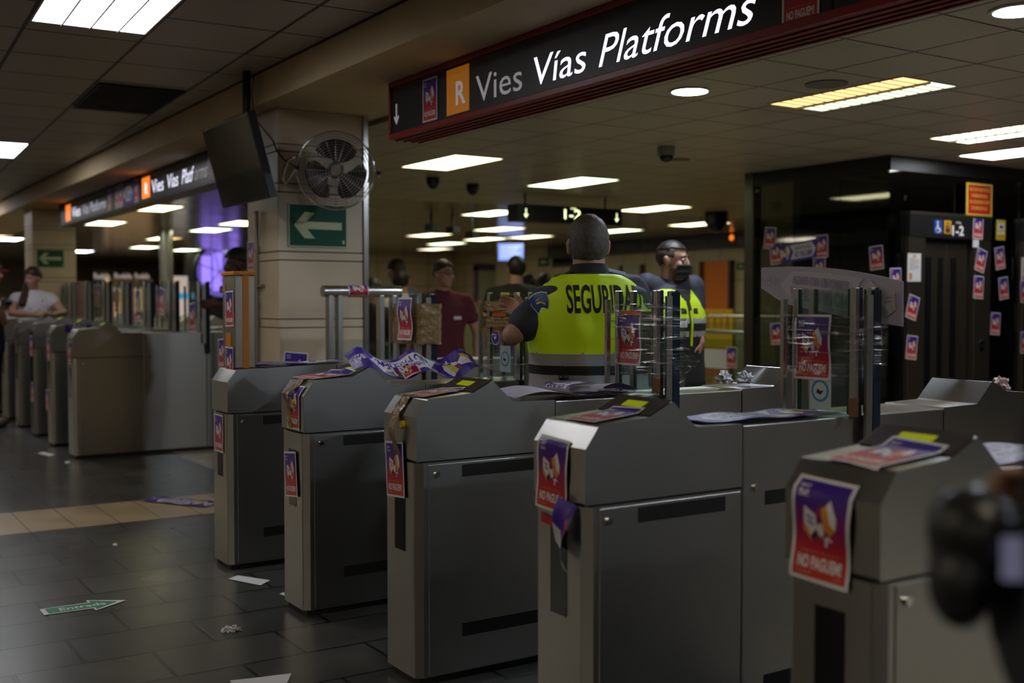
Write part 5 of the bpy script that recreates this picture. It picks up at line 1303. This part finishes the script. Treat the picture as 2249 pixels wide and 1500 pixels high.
# --- guard in the hi-vis vest, seen from behind, peeling film off the glass
g = P(1293, 475, 1, 4.33); GH = g.z
p = Person('person', 'guard with SEGURIDAD on his yellow vest, back turned, at the taped glass', (g.x, g.y, 0), rad(-24), GH, 1.42, 1.5, rad(-6), rad(-4))
p.hs *= 1.14; p.hc = V((0, .015, GH-.120*p.hs))
dep = (g-EYE).dot(FWD)
p.J['LS'] = p.local(PD(1236, 640, dep+.02)); p.J['LE'] = p.local(PD(1126, 736, dep-.12)); p.J['LW'] = p.local(PD(1150, 694, dep+.12))
p.J['RS'] = p.local(PD(1388, 640, dep+.06)); p.J['RE'] = p.local(PD(1412, 760, dep+.10)); p.J['RW'] = p.local(PD(1380, 770, dep+.34))
fd = Matrix.Rotation(-p.t.rotation_euler.z, 3, 'Z') @ FWD; up = V((0, 0, 1)); rt = Matrix.Rotation(-p.t.rotation_euler.z, 3, 'Z') @ RGT
p.hand['L'] = dict(d=(fd+up*.5-rt*.5), side=up, n=-rt*1.0, curl=.6); p.hand['R'] = dict(d=fd, side=up, n=-rt, curl=.6)
p.body([SKIN], None, .0085, True, 'LR', .0095, 2)
p.trousers(BLK); p.shoes(SHOE); p.eyes()
p.top('shirt', NAVY, .74, .020, .010, .48)
GL = lambda q: q.z > -.10+(q.y+.10)*.8 and not (abs(q.x) > .066 and q.z < .03 and q.y > -.045)
p.hair(HAIRG, lambda q: q.z > -.115+max(0, q.y+.085)*.9 and not (abs(q.x) > .066 and q.z < .03 and q.y > -.045), k=1.05, thick=.010, dz=-.012, zs=1.13, seed=2, mats=[HAIRG, M('hair_thin_crown', (.085, .045, .03), .6, var=.5, vs=90, bump=.5, bs=240)], pick=lambda c, n_: 1 if (p.hr.transposed() @ (c-p.hc)/p.hs-V((-.01, -.055, .105))).length < .042 else 0)
# collar
b = MB(); n = 36; rg = []
for z, r in ((.832, .112), (.848, .094), (.872, .084), (.874, .076), (.85, .07)):
    rg.append([V((r*1.08*cos(2*pi*i/n), -.012+r*sin(2*pi*i/n), GH*z+.006*sin(2*pi*i/n+pi))) for i in range(n)])
b.ring(rg, BLK, False); b.build('collar', p.t)
# vest: one shell; colour bands are its own panels
b = MB(); h = GH
secs = [(.495, .098, .070), (.53, .100, .070), (.58, .096, .067), (.64, .096, .068), (.70, .102, .070), (.75, .1035, .070), (.79, .094, .062), (.815, .078, .052), (.834, .062, .048), (.848, .044, .040)]
b.loft([(0, (-.006 if z > .76 else 0)*h, z*h, rx*h*p.w+.034, ry*h*p.dp+.034) for z, rx, ry in secs], _dummy, 40, 2.3)
ve = remesh(b, .011, 4)
for q in ve.vertices:
    a = math.atan2(q.co.x, -q.co.y); q.co += V((q.co.x, q.co.y, 0)).normalized()*(.006*sin(q.co.z*26+a*5)*mn.noise(q.co*5)+.004*sin(a*9+q.co.z*9))
zA, zB, zC, zD = [p.local(PD(1290, y, dep)).z for y in (772, 800, 818, 846)]
def vpick(c, nn):
    z = c.z
    if z < zD-.02: return 2
    if z < zC: return 1
    if z < zB: return 2
    if z < zA: return 1
    if abs(abs(c.x)-.205) < .012 and z > .60*h and c.y > -.05: return 2
    return 0
vo = mesh_obj('vest', ve, p.t, [HIVIS, REFL, BLK, INKP], vpick)
bvh = BVHTree.FromPolygons([v_.co for v_ in ve.vertices], [tuple(f.vertices) for f in ve.polygons])
def project(mb, me_bvh, dirn, off):
    for i, q in enumerate(mb.v):
        hit = me_bvh.ray_cast(q-dirn*1.0, dirn)
        if hit[0] is not None: mb.v[i] = hit[0]-dirn*off
    return mb
c0 = p.local(PD(1245, 672, dep-.19)); c1 = p.local(PD(1402, 672, dep-.19)); tz = p.local(PD(1290, 686, dep-.19)).z+.035
b = MB(); b.text('SEGURIDAD', (c0.x-.005, -.5, tz-.035), (1, 0, 0), (0, 0, 1), .128, INKB, .372, 0, .022)
me_t = refine(b, 't', [i*.008-.3 for i in range(80)], [])
bm = bmesh.new(); bm.from_mesh(me_t)
for zc in [tz-.03+.01*i for i in range(14)]: bmesh.ops.bisect_plane(bm, geom=bm.verts[:]+bm.edges[:]+bm.faces[:], plane_co=(0, 0, zc), plane_no=(0, 0, 1))
for q in bm.verts:
    hit = bvh.ray_cast(V((q.co.x, -1, q.co.z)), V((0, 1, 0)))
    if hit[0] is not None: q.co = hit[0]+V((0, -.0035, 0))
bm.to_mesh(me_t); bm.free(); me_t.materials.clear(); mesh_obj('lettering', me_t, p.t, [BLK])
# shoulder straps and badge
EPA = M('epaulette_blue', (.018, .03, .11), .7)
shb = BVHTree.FromPolygons([v_.co for v_ in p.t.children[[c.name.split('.')[0] for c in p.t.children].index('shirt')].data.vertices], [tuple(f.vertices) for f in p.t.children[[c.name.split('.')[0] for c in p.t.children].index('shirt')].data.polygons])
for sg in (-1, 1):
    b = MB(); b.grid(lambda a, c_: V((sg*(.085+.095*a), -.06+.055*c_, 2.2)), 12, 6, EPA)
    for i, q in enumerate(b.v):
        hs_ = [t_.ray_cast(q, V((0, 0, -1)))[0] for t_ in (shb, bvh)]; zz = max([k.z for k in hs_ if k is not None] or [h*.82]); b.v[i] = V((q.x, q.y, zz+.006))
    b.build('epaulette', p.t)
bc = p.local(PD(1187, 668, dep-.10)); bd = p.local(EYE+FWD*0); dirn = (bc-p.local(EYE)).normalized()
bx = rt.copy(); bz = V((0, 0, 1)); tl = rad(-22); bu = bx*cos(tl)-bz*sin(tl)*-1; bv = bz*cos(tl)-bx*sin(tl)*-1
bu = (bx*cos(rad(20))+bz*sin(rad(20))); bv = (bz*cos(rad(20))-bx*sin(rad(20)))
def shield(s_): return [(x*s_, y*s_) for x, y in ((-.9, .75), (-.45, .95), (0, 1.0), (.45, .95), (.9, .75), (.85, .1), (.6, -.5), (.25, -.9), (0, -1.0), (-.25, -.9), (-.6, -.5), (-.85, .1))]
bb = MB()
for k, (s_, m) in enumerate(((.052, INKW), (.048, M('badge_blue', (.012, .05, .22), .5)))):
    q = MB(); q.grid(lambda a, c_: V((a, c_, 0)), 1, 1, m); pts = shield(s_)
    ctr = [bc]+[bc+bu*x+bv*y*1.12 for x, y in pts]; fs = [(0, i+1, (i+1) % 12+1) for i in range(12)]
    r = MB(); r.add(ctr, fs, m); project(r, shb, dirn, .006+.0015*k); bb.add(r.v, fs, m)
for pts, m in (([(-.02, .012), (0, .016), (.024, -.004), (.02, -.012), (.004, .006), (-.016, .004)], INKY), ([(-.016, .026), (.004, .028), (.004, .022), (-.016, .020)], INKR), ([(-.012, -.03), (.012, -.03), (.012, -.026), (-.012, -.026)], INKW)):
    r = MB(); r.add([bc+bu*x+bv*y for x, y in pts], [tuple(range(len(pts)))], m); project(r, shb, dirn, .0098); bb.add(r.v, r.f, m)
bb.build('badge', p.t)
b = MB(); bq = p.local(PD(1238, 838, dep-.22)); b.tube([bq+V((0, 0, -.10)), bq+V((0, 0, .012))], [.017, .019], BLACKP, 14).ell(bq+V((0, 0, .018)), (.026, .026, .016), BLACKP).build('baton', p.t)
b = MB(); b.loft([(0, 0, h*.505, .098*h*p.w+.030, .070*h*p.dp+.03), (0, 0, h*.53, .098*h*p.w+.032, .070*h*p.dp+.032)], BLACKP, 30); b.build('belt', p.t)

# --- masked guard in three-quarter profile
g = P(1478, 531, 1, 5.4); GH = g.z; h = GH
p = Person('person', 'second guard in a yellow vest with a black face mask, looking right', (g.x-.02, g.y, 0), rad(180+5), GH, 1.22, 1.25, rad(24), rad(-6))
dep = (g-EYE).dot(FWD)
R0 = Matrix.Rotation(-p.t.rotation_euler.z, 3, 'Z'); fd, rt, up = R0 @ FWD, R0 @ RGT, V((0, 0, 1))
p.J['LS'] = p.local(PD(1522, 628, dep+.06)); p.J['LE'] = p.local(PD(1524, 702, dep+.05)); p.J['LW'] = p.local(PD(1538, 752, dep-.04))
p.J['RS'] = p.local(PD(1420, 624, dep-.06)); p.J['RE'] = p.local(PD(1398, 715, dep+.02)); p.J['RW'] = p.local(PD(1440, 760, dep-.1))
p.hand['L'] = dict(d=-up-rt*.15, side=-fd-rt*.3, n=-rt, curl=.55)
def face_pick(c, n_):
    q = p.hr.transposed() @ (c-p.hc)/p.hs
    if -.16 < q.z < .13 and abs(q.x) > .058 and q.y < .045 and q.z > -.01 and q.z < .075 and abs(n_.x) > .4: return 0
    if q.z > -.13 and q.z < -.045 and q.y > .0 and abs(q.x) > .03: return 1
    return 0
STUB = M('stubble_skin', (.13, .075, .055), .6, var=.2, vs=60)
p.body([SKIN2, STUB], face_pick, .009, True, 'LR', .0095, 2); p.trousers(BLK); p.shoes(SHOE); p.eyes()
p.top('shirt', NAVY, .62, .016, .012, .48)
p.hair(HAIRD, lambda q: q.z > .055+(q.y+.10)*.12, k=1.03, thick=.006)
p.hair(M('hair_fade', (.06, .04, .032), .7, var=.4, vs=80), lambda q: q.z > -.06+(q.y+.10)*.6 and q.z <= .062+(q.y+.1)*.12 and q.y < .03 and not (abs(q.x) > .066 and q.z < .02 and q.y > -.04), k=1.012, thick=.004, name='faded_sides')
b = MB()
def mask(a, c_):
    th = (a-.5)*2.3; z = -.025-.085*c_+.012*cos(th); r = .083+.018*math.exp(-(th/.5)**2)*(1-abs(c_-.35)*1.1)+.004*sin(c_*14)
    return p.hc+p.hr @ (V((r*sin(th)*.86, .022+r*cos(th)*1.02, z))*p.hs)
b.grid(mask, 24, 12, BLK); o = b.build('face_mask', p.t); md = o.modifiers.new('s', 'SOLIDIFY'); md.thickness = .003
for k in (-1, 1): MB().tube([p.hc+p.hr @ (V(q)*p.hs) for q in ((k*.070, .052, -.030), (k*.076, .03, -.01), (k*.083, .0, .02))], .0012, BLK, 5).build('mask_loop', p.t)
b = MB(); secs = [(.505, .098, .070), (.55, .098, .070), (.60, .094, .067), (.66, .096, .068), (.72, .102, .071), (.765, .100, .068), (.795, .088, .060), (.815, .074, .050), (.835, .052, .046)]
b.loft([(0, (-.006 if z > .76 else 0)*h, z*h, rx*h*p.w+.026, ry*h*p.dp+.026) for z, rx, ry in secs], _dummy, 36, 2.3)
ve = remesh(b, .012, 4)
z1, z2, z3, z4, z5 = [p.local(PD(1500, y, dep-.12)).z for y in (684, 700, 712, 728, 738)]
def vp2(c, nn):
    z = c.z
    if c.y > .05 and abs(c.x+.0) < .014: return 2
    if c.y > .05 and .014 <= abs(c.x) < .022 and z > z5: return 2
    if abs(c.x) > .195 and z > .72*h: return 2
    if c.y > .03 and .028 < abs(c.x) < .075 and .752*h < z < .768*h: return 2
    if z < z5: return 2
    if z < z4: return 1
    if z < z3: return 2
    if z < z2-.0 and z > z3: return 1
    if c.y > .0 and abs(c.x) < .015+(z-.79*h)*.75 and z > .79*h: return 2
    return 0
mesh_obj('vest', ve, p.t, [HIVIS, REFL, BLK], vp2)
bv2 = BVHTree.FromPolygons([v_.co for v_ in ve.vertices], [tuple(f.vertices) for f in ve.polygons])
b = MB(); b.tube([bv2.ray_cast(V((.0, 1, z)), V((0, -1, 0)))[0]+V((0, .004, 0)) for z in [h*(.64+.02*i) for i in range(7)]], .008, HIVIS, 8).build('zip', p.t)
b = MB(); q = bv2.ray_cast(V((.075, 1, .715*h)), V((0, -1, 0)))[0]; b.box(-.035, .035, 0, .004, -.02, .02, INKW, None).xf(lambda s_: s_+q); b.build('name_patch', p.t)
b = MB(); rg = []; n = 30
for z, r in ((.835, .088), (.85, .082), (.872, .072), (.872, .064), (.845, .062)): rg.append([V((r*1.05*cos(2*pi*i/n), -.005+r*sin(2*pi*i/n), h*z-.014*max(0, sin(2*pi*i/n)))) for i in range(n)])
b.ring(rg, BLK, False); b.build('collar', p.t)
b = MB(); b.loft([(0, 0, h*.49, .098*h*p.w+.022, .070*h*p.dp+.022), (0, 0, h*.515, .098*h*p.w+.024, .070*h*p.dp+.024)], BLACKP, 28); b.build('belt', p.t)
b = MB(); b.ell((-.16, .10, h*.485), (.045, .04, .06), BLACKP).box(-.22, -.15, .06, .12, h*.42, h*.50, BLACKP); b.build('belt_pouch', p.t)

# --- simple passers-by
def man(label, px, py, Y, rz, shirt, trou, hairm, skin=SKIN, wide=1.0, sleeve=.5, face=0, nod=0, eyes=False, line=SHORT, pre=None, vox=.013, topname='shirt', k=1.06, lean=0, thick=.014):
    q = P(px, py, 1, Y); p = Person('person', label, (q.x, q.y, 0), rz, q.z, wide, 1.0, face, nod, lean)
    if pre: pre(p)
    p.body([skin], None, vox, True, 'LR', .0105, 2); p.top(topname, shirt, sleeve, .012, .015); p.trousers(trou, .012, .018); p.shoes(SHOE); p.hair(hairm, line, k=k, thick=thick)
    if eyes: p.eyes()
    return p
def pre_m(p):
    p.J['LE'] = p.J['LS']+V((-.12, -.02, -.30)); p.J['LW'] = p.J['LE']+V((.04, .10, -.24)); p.hand['L'] = dict(d=V((.2, .3, -1)), side=V((.4, 1, 0)), n=V((1, 0, 0)), curl=.8)
TOCAM = rad(180-32.87)
p = man('man in a maroon t-shirt, glasses and ripped jeans facing the gates', 973, 572, 8.5, rad(180-12), MAROON, JEANS, HAIRD, SKIN, 1.08, .5, rad(20), 0, True, lambda q: q.z > -.03+(q.y+.1)*.5 and not (abs(q.x) > .066 and q.z < .02 and q.y > -.04), pre_m, .011, 'tshirt', 1.05, 0, .010)
b = MB()
for k in (-1, 1): b.tube([p.hc+p.hr @ (V((k*.034+.022*cos(2*pi*i/16), .100, .008+.016*sin(2*pi*i/16)))*p.hs) for i in range(17)], .0028, BLACKP, 5, True, False)
b.tube([p.hc+p.hr @ (V((x, .104, .012))*p.hs) for x in (-.013, .013)], .0028, BLACKP, 5)
for k in (-1, 1): b.tube([p.hc+p.hr @ (V(q)*p.hs) for q in ((k*.056, .098, .012), (k*.075, .05, .012), (k*.082, .0, .012))], .0026, BLACKP, 5)
b.build('glasses', p.t)
b = MB(); b.box(.05, .12, p.H*.070*1.0+.012, p.H*.070+.024, p.H*.715, p.H*.73, WHITEP); b.xf(lambda q: V((-q.x, q.y, q.z))); b.build('chest_print', p.t)
man('man in a black t-shirt seen from behind under the blue screen', 1134, 565, 9.5, rad(-30), BLK, JEANS, HAIRD, SKIN, 1.22, .5, rad(10), 0, False, GL, None, .013, 'tshirt', 1.08)
q = man('person in a white top with a dark backpack walking away past the tube rail', 883, 592, 10.0, rad(-10), WHITEC, PALET, HAIRD, SKIN2, .95, .5, rad(-30), 0, False, GL, None, .013, 'top', 1.10)
b = MB(); h = q.H; b.ell((-.02, -.19, h*.68), (.13, .10, .21), BLK, None, 20, 14); mesh_obj('backpack', remesh(b, .015, 3), q.t, [BLK])
for k in (-1, 1): MB().tube([(k*.10, -.10, h*.80), (k*.10, -.02, h*.845), (k*.105, .10, h*.79), (k*.12, .11, h*.68), (k*.13, -.06, h*.58)], .016, BLK, 8).build('backpack_strap', q.t)
man('taller person in a grey blue top beyond the backpack wearer', 872, 571, 11.3, rad(10), GREYB, BLK, HAIRD, SKIN, 1.1, .6, 0, 0, False, SHORT, None, .014, 'top', 1.1)
man('person in dark clothes half hidden behind the tube rail by the pillar', 818, 612, 9.2, rad(-40), DARKB, BLK, HAIRB, SKIN, 1.05, .95, 0, 0, False, GL, None, .014, 'jacket', 1.1)
LONG = lambda q: q.z > -.10+(q.y+.1)*.45
for lab, px, py, Y in (('person with long dark hair farther back, left of the guard\'s head', 1161, 604, 12.0), ('second person with dark hair nearest the guard\'s shoulder, far back', 1196, 602, 12.6), ('dark haired person far back right beside the black t-shirt', 1187, 612, 14.0)):
    p = man(lab, px, py, Y, rad(-20), DARKB if px < 1190 else M('dark_green_top', (.02, .08, .03), .8), BLK, HAIRD, SKIN, 1.0, .9, 0, 0, False, LONG, None, .016, 'top', 1.12)
    b = MB(); b.caps(p.hc+V((0, -.055, .0)), .075, p.hc+V((0, -.06, -.20)), .06, _dummy, 14); mesh_obj('long_hair', remesh(b, .016, 3), p.t, [HAIRD])
def pre_d(p):
    R_ = Matrix.Rotation(-p.t.rotation_euler.z, 3, 'Z'); p.J['LE'] = p.local(PD(520, 668, 9.1)); p.J['LW'] = p.local(PD(482, 668, 9.0)); rt = R_ @ RGT
    p.hand['L'] = dict(d=-rt, side=V((0, 0, 1)), n=R_ @ -FWD, curl=.6)
p = man('dark-haired person with a mask under the chin behind the validator column', 527, 549, 9.1, rad(75), BLK, BLK, HAIRD, SKIN3, 1.0, .5, 0, rad(-8), False, lambda q: q.z > .0+(q.y+.1)*.4 and not (abs(q.x) > .066 and q.z < .02), pre_d, .013, 'tshirt', 1.13)
b = MB(); b.grid(lambda a, c_: p.hc+p.hr @ (V((.075*sin((a-.5)*2.4), .025+.075*cos((a-.5)*2.4), -.085-.05*c_))*p.hs), 14, 5, WHITEP); o = b.build('chin_mask', p.t); o.modifiers.new('s', 'SOLIDIFY').thickness = .003
# --- woman leaning on the far gates
q = P(72, 588, 1, 14.35); wz = q.z
def pre_w(p):
    z = 1.10*1.13+.055
    p.J['LE'] = p.local(V((q.x+.30, 14.12, z+.02))); p.J['LW'] = p.local(V((q.x+.12, 13.83, z))); p.J['RE'] = p.local(V((q.x-.28, 14.10, z+.02))); p.J['RW'] = p.local(V((q.x-.02, 13.80, z)))
    p.hand['L'] = dict(d=p.local(V((q.x-.1, 13.7, z)))-p.J['LW'], side=V((0, .3, .3)), n=V((0, 0, -1)), curl=.35); p.hand['R'] = dict(d=p.local(V((q.x+.25, 13.72, z)))-p.J['RW'], side=V((0, .3, .3)), n=V((0, 0, -1)), curl=.35)
p = man('woman in a white flowered blouse leaning her forearms on the far gates', 72, 588, 14.35, rad(180-10), WHITEC, JEANS, HAIRB, SKIN, 1.0, .30, rad(-38), rad(-12), True, lambda q: q.z > -.03+(q.y+.1)*.5, pre_w, .012, 'blouse', 1.08)
b = MB(); hh = p.hr @ V((.05, .0, 0)); s0 = p.hc+p.hr @ V((.03, -.05, -.02)); b.caps(p.hc+p.hr @ V((0, -.08, .0)), .055, p.hc+p.hr @ V((.09, .0, -.10)), .055, _dummy); b.caps(p.hc+p.hr @ V((.09, .0, -.10)), .055, p.hc+V((.12, .12, -.30)), .045, _dummy); mesh_obj('ponytail', remesh(b, .014, 3), p.t, [HAIRB])
bl = [c for c in p.t.children if c.name.startswith('blouse')][0]; bt = BVHTree.FromPolygons([v_.co for v_ in bl.data.vertices], [tuple(f.vertices) for f in bl.data.polygons]); r_ = random.Random(4); b = MB()
for k in range(26):
    x, z = r_.uniform(-.18, .18), r_.uniform(.60, .80)*p.H; hit = bt.ray_cast(V((x, 1, z)), V((0, -1, 0)))
    if hit[0] is not None:
        n_ = hit[1]; t1 = n_.orthogonal().normalized(); t2 = n_.cross(t1); b.add([hit[0]+n_*.004+(t1*cos(i*pi/3)+t2*sin(i*pi/3))*.013 for i in range(6)], [tuple(range(6))], GREYP)
b.build('flower_print', bl)
MB().tube([p.J['RW'].lerp(p.J['RE'], .12)+V((0, 0, 0))+V((.03*cos(i*pi/8), 0, .03*sin(i*pi/8))) for i in range(17)], .010, BLACKP, 6).build('wristwatch', p.t)
# --- person at the left edge with a red cap and a camera
q = P(-22, 570, 1, 14.0)
def pre_l(p):
    p.J['LE'] = p.local(V((q.x+.10, 13.75, 1.22))); p.J['LW'] = p.local(P(-2, 668, 1, 13.62)); p.J['RE'] = p.local(V((q.x-.05, 13.7, 1.2))); p.J['RW'] = p.local(P(-8, 672, 1, 13.5))
    for k in 'LR': p.hand[k] = dict(d=V((.1, 1, .1)), side=V((0, 0, 1)), n=V((1 if k == 'L' else -1, 0, 0)), curl=.8)
p = man('person at the left picture edge in a red cap, holding a camera', -22, 575, 14.0, rad(-110), BLK, M('dark_shorts', (.02, .025, .05), .8), HAIRD, SKIN, 1.0, .5, 0, rad(-10), False, SHORT, pre_l, .013, 'tshirt', 1.1)
b = MB(); b.ell(p.hc+p.hr @ V((0, -.008, .05)), (.088, .105, .075), RED, p.hr, 20, 12).box(-.06, .06, .08, .17, .045, .055, RED, p.hr, p.hc); b.build('cap', p.t)
c = P(8, 664, 1, 13.45); t = thing('camera', 'small black camera in the hands of the person at the left edge', 'camera', c, rad(-110)); MB().box(-.06, .06, -.02, .03, -.04, .04, BLACKP).build('camera_body', t); MB().tube([(0, .03, 0), (0, .09, 0)], .03, BLACKG, 16).build('lens', t)

# --- out-of-focus photographer at the lower right edge, holding up a camera with a lit rear screen
DNV = M('dark_blue_jacket', (.020, .024, .032), .85)
def pre_f(p):
    p.J['RS'] = p.J['RS']; p.J['LE'] = p.local(PD(2400, 1560, 1.0)); p.J['LW'] = p.local(PD(2245, 1345, 1.12)); p.J['RE'] = p.local(PD(2600, 1520, 1.05)); p.J['RW'] = p.local(PD(2330, 1290, 1.14))
    R_ = Matrix.Rotation(-p.t.rotation_euler.z, 3, 'Z')
    p.hand['L'] = dict(d=V((.1, .2, 1)), side=R_ @ -RGT, n=V((0, 1, 0)), curl=.6); p.hand['R'] = dict(d=V((-.2, .3, 1)), side=V((0, 0, 1)), n=V((-1, 0, 0)), curl=.7)
c = PD(2900, 750, .95)
q = Person('person', 'blurred photographer in a dark jacket at the lower right edge, close to the lens', (c.x, c.y, 0), rad(-28), 1.66, 1.1, 1.1); pre_f(q)
q.body([SKIN], None, .011, True, 'LR', .010, 2); q.top('jacket', DNV, 1.90, .016, .014); q.trousers(BLK); q.shoes(SHOE); q.hair(HAIRD, SHORT)
c = PD(2186, 1195, 1.10)
t = thing('camera', 'blurred black camera with a pale rear screen held up at the lower right', 'camera', c, -YAW)
b = MB(); b.box(-.05, .09, -.02, .05, -.05, .04, BLACKP).ell((-.018, .01, .01), (.045, .05, .048), BLACKP).ell((-.035, .0, -.04), (.03, .04, .045), BLACKP); mesh_obj('camera_body', remesh(b, .006, 4), t, [BLACKP])
MB().tube([(.02, .05, 0), (.02, .14, 0)], .036, BLACKG, 20).build('lens', t)
MB().box(-.016, .034, -.058, -.050, -.022, .018, M('rear_screen', (.1, .1, .14), .3, emit=.13, ecol=(.55, .55, .85))).build('rear_screen', t)
